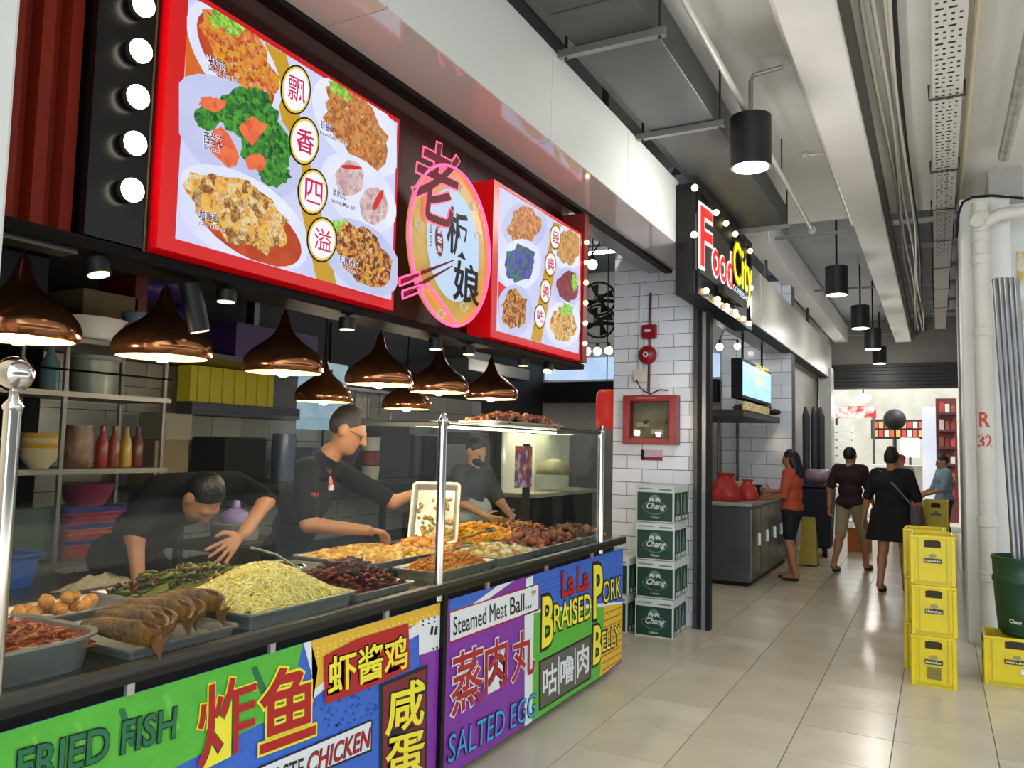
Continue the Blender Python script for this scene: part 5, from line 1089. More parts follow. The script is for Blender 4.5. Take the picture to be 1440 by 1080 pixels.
MB().poly([(-1.75, 12.0, .02), (-1.5, 12.0, .02), (-1.54, 12.1, .68), (-1.71, 12.1, .68)], (0, .012, 0)).build('front_board', M('sign yellow', '#a8941c', .5), ys_); MB().poly([(-1.75, 12.24, .02), (-1.5, 12.24, .02), (-1.54, 12.12, .68), (-1.71, 12.12, .68)], (0, .012, 0)).build('back_board', M('sign yellow', '#a8941c', .5), ys_)
MB().box(-1.75, -1.5, 11.99, 12.27, 0, .02).build('feet', black, ys_)
# ------------------------------------------------------------------ beer crates
cy_ = M('crate yellow', '#dcc400', .38, hex2='#ccb600', scale=5); cyd = M('crate rib', '#bba910', .4); cdk = M('crate opening', '#2a2208', .7)
clabel = M('crate label black', '#1c1812', .4); clwhite = M('crate lettering', '#d6d2b0', .4)
CW, CD, CH = .282, .38, .345
def crate_proto(w_=CW, d_=CD, h_=CH, wide=False):
    t = thing('beer_crate', (0, 0, 0), 'x', 'crate', 'yellow beer crates'); e = .012
    MB().box(-w_/2+.006, w_/2-.006, .006, .006+e, 0, h_-.01).build('front_wall', cy_, t); MB().box(-w_/2+.006, w_/2-.006, d_-.006-e, d_-.006, 0, h_-.01).build('back_wall', cy_, t)
    for s in (-1, 1): MB().box(s*(w_/2-.006)-(e if s > 0 else 0), s*(w_/2-.006)+(e if s < 0 else 0), .006+e, d_-.006-e, 0, h_-.01).build('side_wall', cy_, t)
    MB().box(-w_/2+.018, w_/2-.018, .018, d_-.018, 0, .012).build('base', cy_, t)
    mb = MB(); 
    for a, b in ((0, .02), (d_-.02, d_)): mb.box(-w_/2, w_/2, a, b, h_-.022, h_-.001)
    mb.box(-w_/2, -w_/2+.02, .02, d_-.02, h_-.022, h_-.001).box(w_/2-.02, w_/2, .02, d_-.02, h_-.022, h_-.001).build('rim', cy_, t, bevel=.003)
    for sx in (-1, 1):
        for y0, y1 in ((0, .03), (d_-.03, d_)): MB().box(sx*w_/2-(.03 if sx > 0 else 0), sx*w_/2+(.03 if sx < 0 else 0), y0, y1, 0, h_-.022).build('corner_post', cy_, t, bevel=.006)
    for x in (-w_/2+.052, w_/2-.052): MB().box(x-.004, x+.004, 0, .006, .012, h_-.022).build('rib', cyd, t)
    for y in (.07, d_-.07): MB().box(-w_/2, -w_/2+.006, y-.004, y+.004, .012, h_-.022).build('rib', cyd, t)
    MB().box(-w_/2+.03, w_/2-.03, -.001, .006, .012, .03).build('foot_band', cyd, t)
    k = 1.35 if wide else 1
    MB().poly([(x, .001, z) for x, z in ((-.052*k, .262), (.052*k, .262), (.052*k, .305), (.03, .312), (-.03, .312), (-.052*k, .305))][::-1], (0, .007, 0)).build('hand_hole', cdk, t)
    MB().box(-w_/2-.001, -w_/2+.007, d_/2-.05, d_/2+.05, .262, .305).build('hand_hole', cdk, t)
    ls_ = MB().box(-.056*k, .056*k, -.002, .006, .155, .186).build('label_strip', clabel, t); MB().box(-w_/2-.002, -w_/2+.006, d_/2-.05, d_/2+.05, .15, .19).build('label_strip', clabel, t)
    lettering('Heineken', (-.049*k, -.003, .162), (.049*k, -.003, .162), (-.049*k, -.003, .18), (0, 0, 0), clwhite, ls_, .015)
    MB().poly([(.025*math.cos(a), -.001, .205+.014*math.sin(a)) for a in np.linspace(0, 2*math.pi, 17)[:-1]][::-1], (0, .006, 0)).build('emblem_print', M('crate emblem', '#8f8a5c', .5), t)
    return t
k0 = crate_proto()
lab = ['bottom yellow crate of the nearest stack', 'middle yellow crate of the nearest stack', 'top yellow crate of the nearest stack', 'bottom yellow crate of the stack just behind the nearest one', 'middle yellow crate of the stack just behind the nearest one', 'top yellow crate of the stack just behind the nearest one',
       'bottom yellow crate of the far stack beside the walking woman', 'second yellow crate of the far stack beside the walking woman', 'top yellow crate of the far stack beside the walking woman']
cr = []
for i in range(9):
    o = k0 if i == 0 else copy_tree(k0); o['label'] = lab[i]; lv = i % 3; cr.append(o)
    base = [(-.037, 6.35), (-.095, 6.78), (-.02, 11.2)][i//3]; o.location = (base[0]+.004*((i*5) % 3-1), base[1]+.004*((i*7) % 3-1), .003+lv*.3455); o.rotation_euler = (0, 0, [.0, .015, -.01][lv]+(-.02 if i//3 == 1 else 0))
stp = MB().box(-.037-.045, -.037+.04, 6.342, 6.3445, .06, .14).build('torn_sticker', M('torn paper', '#8a7c3c', .7, hex2='#6a5e30', scale=60), loc=(-.037, 6.343, .06)); tag(stp, 'torn brown paper sticker on the bottom crate of the nearest stack', 'sticker')
o = crate_proto(.40, .34, .335, True); o['label'] = 'single yellow crate under the green barrel at the right edge'; o.location = (.47, 6.66, .003); 
MB().box(.47+.02, .47+.1, 6.654, 6.657, .1, .135).build('white_sticker', M('label white', '#d8d4d0', .4), None)
ws = bpy.data.objects['white_sticker']; tag(ws, 'small white barcode sticker on the single crate at the right', 'sticker')
zb0 = .34
br = thing('green_barrel', (.54, 6.85, zb0), 'dark green plastic barrel standing on the single yellow crate', 'barrel')
bc = (.545, 6.83, zb0); MB().lathe([(.15, 0), (.175, .03), (.19, .22), (.2, .36), (.207, .37), (.207, .4), (.2, .41), (.205, .52), (.212, .53), (.212, .55), (.196, .55), (.19, .5), (.165, .05)], bc, 32).build('barrel_body', M('barrel green', '#0e3a2a', .4), br, 'auto')
aa = math.radians(235); 
lettering('Chang', (.43, 6.642, zb0+.1), (.50, 6.63, zb0+.09), (.43, 6.642, zb0+.135), (0, 0, 0), clwhite, br, .02)
for i in range(5):
    tops = [(1397, 392), (1405, 391), (1412, 391), (1420, 391), (1427, 392)][i]; q = onY(tops[0]+2, tops[1], 7.02-.02*i); b_ = (.50+.03*i, 6.80+.02*(i % 2), .395)
    ob = MB().tube([b_, tuple(q)], .022, 12).build('steel_tube', M('galvanised tube', '#7e8082', .35, .8), smooth='auto', loc=b_); tag(ob, ['leftmost', 'second', 'middle', 'fourth', 'rightmost'][i]+' long grey steel tube standing in the green barrel', 'tube', 'steel tubes in the barrel')
# ------------------------------------------------------------------ downpipe on the right column
dpx = .37; dn = thing('down_pipe', (dpx, 7.9, 0), 'white downpipe marked R 32 on the right column', 'pipe')
pw = M('downpipe white', '#cdcac2', .4, hex2='#c2bfb6', scale=4); MB().tube([(dpx, 7.9, 0), (dpx, 7.9, 3.8)], .068, 20).build('pipe', pw, dn, 'auto')
for z in (.55, 1.0, 2.62, 3.25, 3.45, 3.62): MB().lathe([(.07, 0), (.078, .01), (.078, .08), (.07, .09)], (dpx, 7.9, z), 20).build('coupling', pw, dn, 'auto')
MB().tube([(dpx, 7.9, 3.6), (dpx+.15, 7.9, 3.68), (dpx+1.2, 7.9, 3.72)], .055, 14).build('branch', pw, dn, 'auto'); MB().lathe([(.055, 0), (.055, .04)], (dpx-.02, 7.84, 3.62), 14, ax=(-.2, -1, 0)).build('access_cap', pw, dn)
rpnt = M('red paint mark', '#b83a2e', .6)
zR, z32 = float(onY(1392, 600, 7.83)[2]), float(onY(1392, 629, 7.83)[2])
def curved_text(s, z, hh, half, off=0):
    v, f = text_geo(s, .02); v0, _ = text_geo(s, 0.0); mn, mx = v0.min(0), v0.max(0); uv = (v-mn)/(mx-mn); an = (uv[:, 0]-.5)*2*half+off
    P = np.stack([dpx+.0695*np.sin(an-.1), 7.9-.0695*np.cos(an-.1), z+hh*uv[:, 1]], 1); MB().add(P, f).build('lettering', rpnt, dn)
curved_text('R', zR, .12, .55); curved_text('3', z32, .10, .36, -.42); curved_text('2', z32, .10, .36, .42)
cbk = MB().tube([tuple(onY(x, y, 7.93)) for x, y in ((1345, 335), (1348, 300), (1354, 284), (1368, 277), (1395, 275), (1440, 279))], .012, 6).build('black_cable', black, smooth=True, loc=tuple(onY(1345, 335, 7.93))); tag(cbk, 'black cable looping over the top of the right column', 'cable')
pa = onY(1432, 440, 8.34); pn = MB().box(pa[0], pa[0]+.4, 8.335, 8.35, pa[2]-.12, pa[2]+.55).build('wall_notice', M('notice', '#cfd6dc', .5, cols=['#d8dee2', '#d8dee2', '#c9a838', '#cfd6dc'], scale=5), loc=(pa[0], 8.34, pa[2]-.12)); tag(pn, 'pale notice board on the wall at the right edge', 'notice')
for i, (x, y, h_, c, lb_) in enumerate(((.36, 9.4, 1.75, '#17161a', 'tall black folded parasol behind the right column'), (.40, 10.2, 1.5, '#141c38', 'navy folded parasol behind the right column'))):
    ob = MB().tube([(x, y, 0), (x, y, .1), (x+.01, y, .5), (x+.02, y, h_*.8), (x+.03, y, h_)], [.03, .09, .1, .06, .015], 10).build('folded_parasol', M('parasol cloth %d' % i, c, .7), smooth=True, loc=(x, y, 0)); tag(ob, lb_, 'parasol')
# ------------------------------------------------------------------ bright shop beyond the corridor
sbox('wall_market', M('market wall', '#b8b2a2', .6, hex2='#a09a8a', scale=2), -7, 5, 26.0, 26.2, 0, 4.2)
def far(name, px0, py0, px1, py1, Y, d, mat, label, cat, parent=None):
    a, b = onY(px0, py1, Y), onY(px1, py0, Y); x0, x1, z0, z1 = a[0], b[0], max(.0, a[2]), b[2]
    ob = MB().box(x0, x1, Y, Y+d, z0, z1).build(name, mat, parent, loc=None if parent else ((x0+x1)/2, Y, z0)); 
    if not parent: tag(ob, label, cat)
    return ob
for px_, lb_ in ((1176, 'left thin post of the red and white market banner'), (1228, 'right thin post of the red and white market banner')):
    q = onY(px_, 580, 23.0); tag(MB().box(q[0]-.03, q[0]+.03, 23.02, 23.06, 0, q[2]).build('banner_post', steel_d, loc=(q[0], 23.04, 0)), lb_, 'post')
lv = thing('louvred_screen', (-1.5, 20.6, 0), 'pale louvred screen at the left of the bright market', 'screen')
for i in range(12): far('slat', 1172, 598+i*11, 1200, 607+i*11, 20.6, .04, M('louvre', '#b9bab2', .6), '', '', lv)
far('post', 1172, 598, 1174, 735, 20.65, .05, M('louvre', '#b9bab2', .6), '', '', lv); far('post', 1198, 598, 1200, 735, 20.65, .05, M('louvre', '#b9bab2', .6), '', '', lv)
far('market_banner', 1172, 571, 1232, 588, 23.0, .05, M('red white banner', '#b8302a', .5, cols=['#c9342c', '#d8cfc4', '#a8241c', '#c9342c'], scale=3), 'red and white shop banner high in the bright market', 'banner')
ml = thing('market_lamp', (0, 0, 0), 'bright white lamp hanging at the entrance of the market', 'lamp'); q = onY(1214, 560, 19.5); ml.location = tuple(q); WL[ml.name] = tuple(q)
MB().ell(q, (.16, .16, .1), 14, 9).build('bulb', M('market lamp glow', '#fff6e6', .4, emit=12), ml, True); MB().tube([q+np.array([0, 0, .08]), q+np.array([0, 0, max(.2, za-q[2]+.03)])], .015, 6).build('stem', black, ml); point('lamp_light', ml, (0, 0, -.2), 35, (1, .95, .88), .12)
mbd = thing('menu_board', (-.3, 24, 0), 'dark market menu board with rows of red and orange dishes', 'sign')
far('board', 1225, 590, 1300, 617, 24, .05, M('menu board dark', '#1c1a20', .5), '', '', mbd); far('post', 1258, 617, 1261, 800, 24, .05, steel_d, '', '', mbd)
rn = random.Random(4)
for r in range(2):
    for k in range(9): far('dish_picture', 1228+k*8, 593+r*12, 1234+k*8, 602+r*12, 23.97, .02, M('menu pic %d' % ((r*9+k) % 4), ['#c94a34', '#d88a4a', '#a8342c', '#c9b8a0'][(r*9+k) % 4], .5, emit=.3), '', '', mbd)
far('lit_sign', 1267, 616, 1293, 643, 23.5, .06, M('lit sign glow', '#f6f0dc', .5, emit=1.3), 'glowing cream shop sign behind the walking woman', 'sign')
lx_ = float(onY(1280, 640, 23.5)[0]); lsp = MB().box(lx_-.03, lx_+.03, 23.5, 23.56, 0, float(onY(1280, 642, 23.5)[2])).build('sign_post', steel_d, loc=(lx_, 23.5, 0)); tag(lsp, 'thin post under the glowing cream shop sign', 'post')
far('market_pillar', 1299, 572, 1320, 720, 22.5, .4, M('market pillar white', '#c9cedc', .6), 'white pillar inside the bright market', 'pillar')
sl = thing('market_shelf', (.3, 21.5, 0), 'dark red goods shelf at the right of the market', 'shelf')
far('back', 1320, 560, 1345, 800, 21.9, .05, M('red brown', '#5a1f22', .6), '', '', sl)
for i in range(6): far('shelf_board', 1320, 580+i*24, 1345, 583+i*24, 21.5, .4, M('shelf plum', '#3a1c22', .6), '', '', sl)
for i in range(6):
    for k in range(3): far('package', 1321+k*8, 566+i*24+k*2, 1327+k*8, 580+i*24, 21.6, .2, M('package %d' % ((i+k) % 4), ['#a8342c', '#c9c0b0', '#8a4a2c', '#7a2430'][(i+k) % 4], .6), '', '', sl)
far('orange_crate', 1192, 744, 1224, 800, 14.2, .35, M('orange plastic', '#b8641c', .5), 'orange plastic crate on the floor beyond the walking man', 'crate')
far('stall_table', 1225, 655, 1297, 727, 22.0, .6, M('stall front white', '#c9c4ba', .6, hex2='#b0a898', scale=2), 'pale stall table front in the bright market', 'table')
far('red_stool', 1279, 700, 1292, 735, 20.5, .3, M('stool red', '#b8241c', .5), 'bright red stool at the market entrance', 'stool')
for i, (x, y) in enumerate(((1258, 585), (1253, 600))):
    q = onY(x, y, 20.8)
hf = thing('market_fan', tuple(onY(1258, 590, 20.8)), 'black standing fan at the entrance of the market', 'fan'); q = onY(1258, 590, 20.8)
MB().lathe([(.22, -.03), (.25, 0), (.22, .06), (.06, .14)], q, 20, ax=(.2, -1, 0)).build('cage', M('fan black', '#121214', .4), hf, True); MB().tube([(q[0], q[1]+.1, q[2]), (q[0], q[1]+.1, 0)], .025, 8).build('pole', black, hf); MB().lathe([(.22, 0), (.22, .03), (.05, .05)], (q[0], q[1]+.1, 0), 16).build('foot', black, hf)
# unseen wall added to cut sky light and darken the glass reflections
sbox('wall_sky_block', M('sky block wall', '#4a4640', .7, hex2='#5a554c', scale=1.5), 14.0, 14.2, -15.0, 40, 0, 6.0)
# ------------------------------------------------------------------ people: continuous bodies grown from smooth distance fields
class SDF:
    def __init__(s): s.p = []; s.clip = []
    def cap(s, a, b, ra, rb=None, k=None): s.p.append(('c', np.asarray(a, float), np.asarray(b, float), ra, rb if rb is not None else ra, k)); return s
    def ell(s, c, r, R3=None): s.p.append(('e', np.asarray(c, float), np.asarray(r, float), np.eye(3) if R3 is None else R3, None)); return s
    def mesh(s, vox, k):
        lo = np.full(3, 1e9); hi = -lo; bb = []
        for q in s.p:
            if q[0] == 'c': r = max(q[3], q[4]); l, h = np.minimum(q[1], q[2])-r, np.maximum(q[1], q[2])+r
            else: r = max(q[2]); l, h = q[1]-r, q[1]+r
            bb.append((l, h)); lo = np.minimum(lo, l); hi = np.maximum(hi, h)
        lo -= 4*vox; hi += 4*vox; n = np.ceil((hi-lo)/vox).astype(int)+1
        G = np.full(n, 1.0, np.float32); ax = [lo[i]+vox*np.arange(n[i]) for i in range(3)]; mg = k+3*vox
        for q, (l, h) in zip(s.p, bb):
            i0 = np.maximum(0, np.floor((l-mg-lo)/vox).astype(int)); i1 = np.minimum(n, np.ceil((h+mg-lo)/vox).astype(int)+1); sl = tuple(slice(a, b) for a, b in zip(i0, i1))
            X, Y, Z = np.meshgrid(*[ax[i][sl[i]] for i in range(3)], indexing='ij', sparse=True)
            if q[0] == 'c':
                a, d = q[1], q[2]-q[1]; L2 = max(d@d, 1e-12); x, y, z = X-a[0], Y-a[1], Z-a[2]; t = np.clip((x*d[0]+y*d[1]+z*d[2])/L2, 0, 1)
                D_ = np.sqrt((x-t*d[0])**2+(y-t*d[1])**2+(z-t*d[2])**2)-(q[3]+t*(q[4]-q[3]))
            else:
                c, r, R3 = q[1], q[2], q[3]; x, y, z = X-c[0], Y-c[1], Z-c[2]; u = [(R3[0, i]*x+R3[1, i]*y+R3[2, i]*z)/r[i] for i in range(3)]
                k0 = np.sqrt(u[0]**2+u[1]**2+u[2]**2); k1 = np.sqrt((u[0]/r[0])**2+(u[1]/r[1])**2+(u[2]/r[2])**2); D_ = k0*(k0-1)/np.maximum(k1, 1e-6)
            kk = q[-1] or k; g = G[sl]; hh = np.clip(.5+.5*(D_-g)/kk, 0, 1); G[sl] = D_+(g-D_)*hh-kk*hh*(1-hh)
        for c, nn in s.clip:
            X, Y, Z = np.meshgrid(*ax, indexing='ij', sparse=True); G = np.maximum(G, (X-c[0])*nn[0]+(Y-c[1])*nn[1]+(Z-c[2])*nn[2])
        S = G < 0; sh = tuple(i-1 for i in G.shape); cnt = np.zeros(sh, np.int16); acc = np.zeros(sh+(3,), np.float32)
        cor = [(i, j, l) for i in (0, 1) for j in (0, 1) for l in (0, 1)]
        def cs(A, o): return A[o[0]:o[0]+sh[0], o[1]:o[1]+sh[1], o[2]:o[2]+sh[2]]
        for o in cor:
            for a in range(3):
                if o[a]: continue
                o2 = list(o); o2[a] = 1; g0, g1 = cs(G, o), cs(G, o2); cr_ = (g0 < 0) != (g1 < 0)
                if not cr_.any(): continue
                t = np.where(cr_, g0/np.where(cr_, g0-g1, 1), 0); cnt += cr_
                for b in range(3): acc[..., b] += np.where(cr_, (t if b == a else o[b]), 0)
        act = cnt > 0; idx = np.full(sh, -1, np.int64); idx[act] = np.arange(act.sum()); ijk = np.argwhere(act)
        V_ = lo+vox*(ijk+acc[act]/cnt[act][:, None]); F_ = []
        for a in range(3):
            b, c = (a+1) % 3, (a+2) % 3; s0 = [slice(None)]*3; s1 = [slice(None)]*3; s0[a] = slice(0, -1); s1[a] = slice(1, None)
            A, B = S[tuple(s0)], S[tuple(s1)]; e = np.argwhere(A != B); e = e[(e[:, b] > 0) & (e[:, c] > 0) & (e[:, b] < sh[b]) & (e[:, c] < sh[c])]
            if not len(e): continue
            q = []
            for db, dc in ((1, 1), (0, 1), (0, 0), (1, 0)):
                f = e.copy(); f[:, b] -= db; f[:, c] -= dc; q.append(idx[f[:, 0], f[:, 1], f[:, 2]])
            q = np.stack(q, 1); ins = A[e[:, 0], e[:, 1], e[:, 2]]; q[~ins] = q[~ins][:, ::-1]; F_.append(q)
        F_ = np.concatenate(F_); return V_, F_[(F_ >= 0).all(1)]
    def build(s, name, mat, parent, vox, k=.03):
        v, f = s.mesh(vox, k); o3 = np.array(wl(parent)); me = bpy.data.meshes.new(name); me.from_pydata((v-o3).tolist(), [], f.tolist()); me.materials.append(mat)
        me.polygons.foreach_set('use_smooth', [True]*len(me.polygons)); me.update(); o = bpy.data.objects.new(name, me); COL.objects.link(o); o.parent = parent; WL[o.name] = tuple(o3); return o
def hand(S, w, d, n, side, curl=.35, sc=1.0, fr=.009, spread=3.0):
    """palm, four unequal bent fingers and a thumb leaving the side of the palm"""
    d = unit(d); n = unit(n-np.dot(n, d)*d); a = np.cross(d, n)*side; w = np.asarray(w, float)
    for i, o in enumerate((-.028, -.01, .01, .028)): S.cap(w+d*.012*sc, w+d*.085*sc+a*o*sc, .014*sc, .0125*sc, .012)
    for i, (o, L) in enumerate(((-.031, .062), (-.011, .075), (.011, .082), (.031, .073))):
        p = w+d*.088*sc+a*o*sc; ang = curl*.4
        for seg, fl in ((.45, 1.0), (.32, 1.0), (.23, 1.0)):
            ang += curl; q = p+(d*math.cos(ang)+n*math.sin(ang)+a*o*spread)*L*seg*sc*1.05; S.cap(p, q, fr*sc, fr*.92*sc, .004); p = q
    p = w+d*.03*sc+a*.03*sc; q = p+(d*.6+a*.75+n*.25)*.045*sc; S.cap(p, q, .013*sc, .011*sc, .01); S.cap(q, q+(d*.85+a*.25+n*.3)*.035*sc, .0105*sc, .009*sc, .005)
def head(S, c, f, u, sc=1.0):
    f = unit(f); r = unit(np.cross(f, u)); u = np.cross(r, f); R3 = np.stack([r, f, u], 1)
    S.ell(c+u*.025*sc-f*.012*sc, np.array([.074, .094, .098])*sc, R3); S.ell(c-u*.045*sc+f*.018*sc, np.array([.058, .068, .07])*sc, R3)
    S.cap(c+u*.015*sc+f*.088*sc, c-u*.022*sc+f*.108*sc, .008*sc, .014*sc)
    S.cap(c+u*.022*sc+f*.078*sc-r*.035*sc, c+u*.022*sc+f*.078*sc+r*.035*sc, .012*sc); S.ell(c-u*.09*sc+f*.055*sc, np.array([.025, .022, .02])*sc, R3)
    for s_ in (-1, 1): S.ell(c+r*s_*.077*sc-f*.008*sc, np.array([.012, .022, .032])*sc, R3)
    return r, f, u, R3
SK = {'tan': M('tan skin', '#b07a55', .5, hex2='#a57050', scale=8), 'light': M('light skin', '#c09070', .5, hex2='#b48464', scale=8)}
def person(label, J, look, vox=.011, group=None):
    """J: joints in world space; look: skin, shirt(mat, sleeve, hem), bottom(kind, mat, length), hair(mat, kind), shoe mat"""
    base = (np.asarray(J['an'][0])+np.asarray(J['an'][1]))/2; t = thing('person', (base[0], base[1], 0), label, 'person', group)
    J = {k_: ([np.asarray(q, float) for q in v] if isinstance(v, (list, tuple)) and hasattr(v[0], '__len__') else np.asarray(v, float)) for k_, v in J.items()}
    fat = look.get('fat', 1.0); sc = look.get('sc', 1.0); B = SDF()
    pel, che, nk, hc = J['pel'], J['che'], J['nk'], J['hc']; sv = J['sh'][1]-J['sh'][0]; hv = J['hip'][1]-J['hip'][0]; wa = (pel+che)/2
    def torso(S, e):
        S.cap(pel-hv*.42, pel+hv*.42, (.108+e)*fat); S.cap(wa-sv*.13, wa+sv*.13, (.1+e)*fat); S.cap(che-sv*.2, che+sv*.2, (.105+e)*fat); S.cap(pel, wa, (.1+e)*fat, (.1+e)*fat); S.cap(wa, che, (.1+e)*fat, (.105+e)*fat)
        S.cap(J['sh'][0]+sv*.12, J['sh'][1]-sv*.12, .062+e)
        if e < 0: S.cap((J['sh'][0]+J['sh'][1])/2, nk-(hc-nk)*.12, .07, .06)
    def arm(S, i, e, f0=0.0, f1=2.0):
        a, b, c = J['sh'][i], J['el'][i], J['wr'][i]
        q = min(f1, 1.0); S.cap(a, a+(b-a)*q, .053+e, .053-.010*q+e)
        if f1 > 1: q = f1-1; S.cap(b, b+(c-b)*q, .041+e, .041-.012*q+e)
    def leg(S, i, e, f1=2.0):
        a, b, c = J['hip'][i], J['kn'][i], J['an'][i]; q = min(f1, 1.0); S.cap(a, a+(b-a)*q, (.085+e)*(.5+.5*fat), .085-.03*q+e)
        if f1 > 1:
            q = f1-1; S.cap(b, b+(c-b)*q, .056+e, .056-.020*q+e); 
            if f1 >= 2: S.ell(b+(c-b)*.3-J.get('ff', np.array([0, 1, 0]))*.015, (.052+e, .052+e, .11))
    torso(B, -.004); B.cap(nk, hc-np.array([0, 0, .05]), .056, .052); r, f, u, R3 = head(B, hc, J['hf'], J['hu'], sc)
    for i in (0, 1):
        arm(B, i, 0); d = J['hd'][i]; hand(B, J['wr'][i], d, J['hn'][i], 1 if i == 0 else -1, look.get('curl', .35), look.get('hs', 1.0), look.get('fr', .0105), look.get('spread', 3.0))
        leg(B, i, 0); B.cap(J['an'][i]+np.array([0, 0, -.02]), J['toe'][i]+np.array([0, 0, .012]), .036, .028)
    skin = SK[look['skin']]; B.build('body', skin, t, vox, .028)
    m_, sl, hem = look['shirt']; S = SDF(); torso(S, .014)
    for i in (0, 1): arm(S, i, .014 if sl <= 1 else .01, 0, sl)
    if 'collar' in look: pass
    S.clip.append((pel-np.array([0, 0, hem]), np.array([0, 0, -1.0]))); 
    sh_o = S.build('shirt', m_, t, vox, .03)
    kd, m_, ln = look['bottom']; S = SDF()
    S.cap(pel-hv*.42, pel+hv*.42, .119*fat); 
    for i in (0, 1): leg(S, i, .016, ln)
    if kd == 'skirt':
        q = (J['hip'][0]+J['hip'][1])/2; kk = (J['kn'][0]+J['kn'][1])/2; en = q+(kk-q)*ln
        for o in (-.5, 0, .5): S.cap(q+hv*o, en+hv*o*1.3, .12*fat, .15*fat)
        S.clip.append((en, np.array([0, 0, -1.0])))
    else: S.clip.append((pel+np.array([0, 0, .07]), np.array([0, 0, 1.0])))
    S.build({'skirt': 'skirt', 'shorts': 'shorts', 'pants': 'trousers'}[kd], m_, t, vox, .03)
    hm, hk = look['hair']; S = SDF(); S.ell(hc+u*.034*sc-f*.02*sc, np.array([.083, .096, .1])*sc, R3)
    if hk == 'short': S.clip.append((hc+u*.03*sc+f*.03*sc, unit(f*.75-u*.75))); S.clip.append((hc-u*.04*sc, -u))
    elif hk == 'bun': S.clip.append((hc+u*.02*sc+f*.035*sc, unit(f*.8-u*.55))); S.ell(hc+u*.12*sc-f*.05*sc, (.045, .045, .04))
    else:
        S.cap(hc-f*.05, hc-f*.07-u*.2, .075, .06); S.cap(hc+r*.05-f*.03, hc+r*.06-f*.05-u*.16, .045, .035); S.cap(hc-r*.05-f*.03, hc-r*.06-f*.05-u*.16, .045, .035); S.clip.append((hc+f*.035*sc+u*.02, unit(f*.9-u*.3)))
    S.build('hair', hm, t, vox, .02)
    for i in (0, 1):
        S = SDF(); an, to = J['an'][i], J['toe'][i]; S.cap((an[0], an[1], an[2]-.05), (to[0], to[1], to[2]-.012), .034, .032); S.clip.append(((0, 0, to[2]+.008 if look.get('slipper') else an[2]), np.array([0, 0, 1.0]))); S.clip.append(((0, 0, min(to[2]-.028, an[2]-.07)), np.array([0, 0, -1.0])))
        so_ = S.build('shoe', look['shoe'], t, vox, .01)
        if look.get('slipper'): mpt = an+(to-an)*.62; sd = unit(np.cross(to-an, (0, 0, 1))); MB().tube([mpt+sd*.04+np.array([0, 0, -.045]), mpt+np.array([0, 0, .0]), mpt-sd*.04+np.array([0, 0, -.045])], .011, 6).build('strap', look['shoe'], so_)
    for s_ in (-1, 1): MB().ell(hc+r*s_*.03*sc+f*.083*sc+u*.004*sc, np.array([.013, .007, .007])*sc, 8, 5, R3).build('eye', M('eye dark', '#1a1210', .2), t)
    MB().ell(hc-u*.058*sc+f*.083*sc, np.array([.022, .008, .006])*sc, 8, 5, R3).build('mouth', M('lip', '#8a4a40', .4), t)
    J.update(r=r, f=f, u=u, R3=R3); J['shirt'] = sh_o; return t, J
def stand(x, y, face, H=1.65, gait=0.0, lean=0.0, shw=.185, arms=None, look_dn=0.0):
    k = H/1.7; f = unit(np.array([face[0], face[1], 0.])); s = np.array([f[1], -f[0], 0.]); o = np.array([x, y, 0.]); U = np.array([0, 0, 1.])
    P = lambda a, b, c: o+(s*a+f*b+U*c)*k
    J = dict(pel=P(0, 0, .93), che=P(0, lean*.8, 1.28), nk=P(0, lean, 1.44), hc=P(0, lean*1.25+.02, 1.575), hf=unit(f-U*look_dn), hu=unit(U+f*look_dn), ff=f)
    J['sh'] = [P(shw, lean, 1.395), P(-shw, lean, 1.395)]; J['hip'] = [P(.095, 0, .89), P(-.095, 0, .89)]
    J['kn'] = [P(.1, .04+gait*.5, .49), P(-.1, .04-gait*.45, .49)]; J['an'] = [P(.1, gait*.9-.02, .085+.0*abs(gait)), P(-.1, -gait*.95-.02, .085+.05*abs(gait))]
    J['toe'] = [J['an'][0]+(f*.15-U*.05)*k, J['an'][1]+(f*.15-U*(.05+.05*abs(gait)))*k]
    a = arms or ((.24, .02, 1.12), (.25, .12, .9), (-.24, .02, 1.12), (-.25, .12, .9))
    J['el'] = [P(a[0][0], a[0][1]+lean, a[0][2]), P(a[2][0], a[2][1]+lean, a[2][2])]; J['wr'] = [P(a[1][0], a[1][1]+lean, a[1][2]), P(a[3][0], a[3][1]+lean, a[3][2])]
    J['hd'] = [unit(J['wr'][0]-J['el'][0]), unit(J['wr'][1]-J['el'][1])]; J['hn'] = [-s, s]
    return J
blk = M('black polo', '#0b0b0d', .9, hex2='#111113', scale=12, spec=.15); hairb = M('black hair', '#0d0b0b', .45, bump=.4, bscale=60); hairg = M('cropped grey hair', '#1d1a18', .6, bump=.4, bscale=90)
jean = M('dark trousers', '#101116', .9, spec=.15); shoeb = M('black shoe', '#0e0e10', .5)
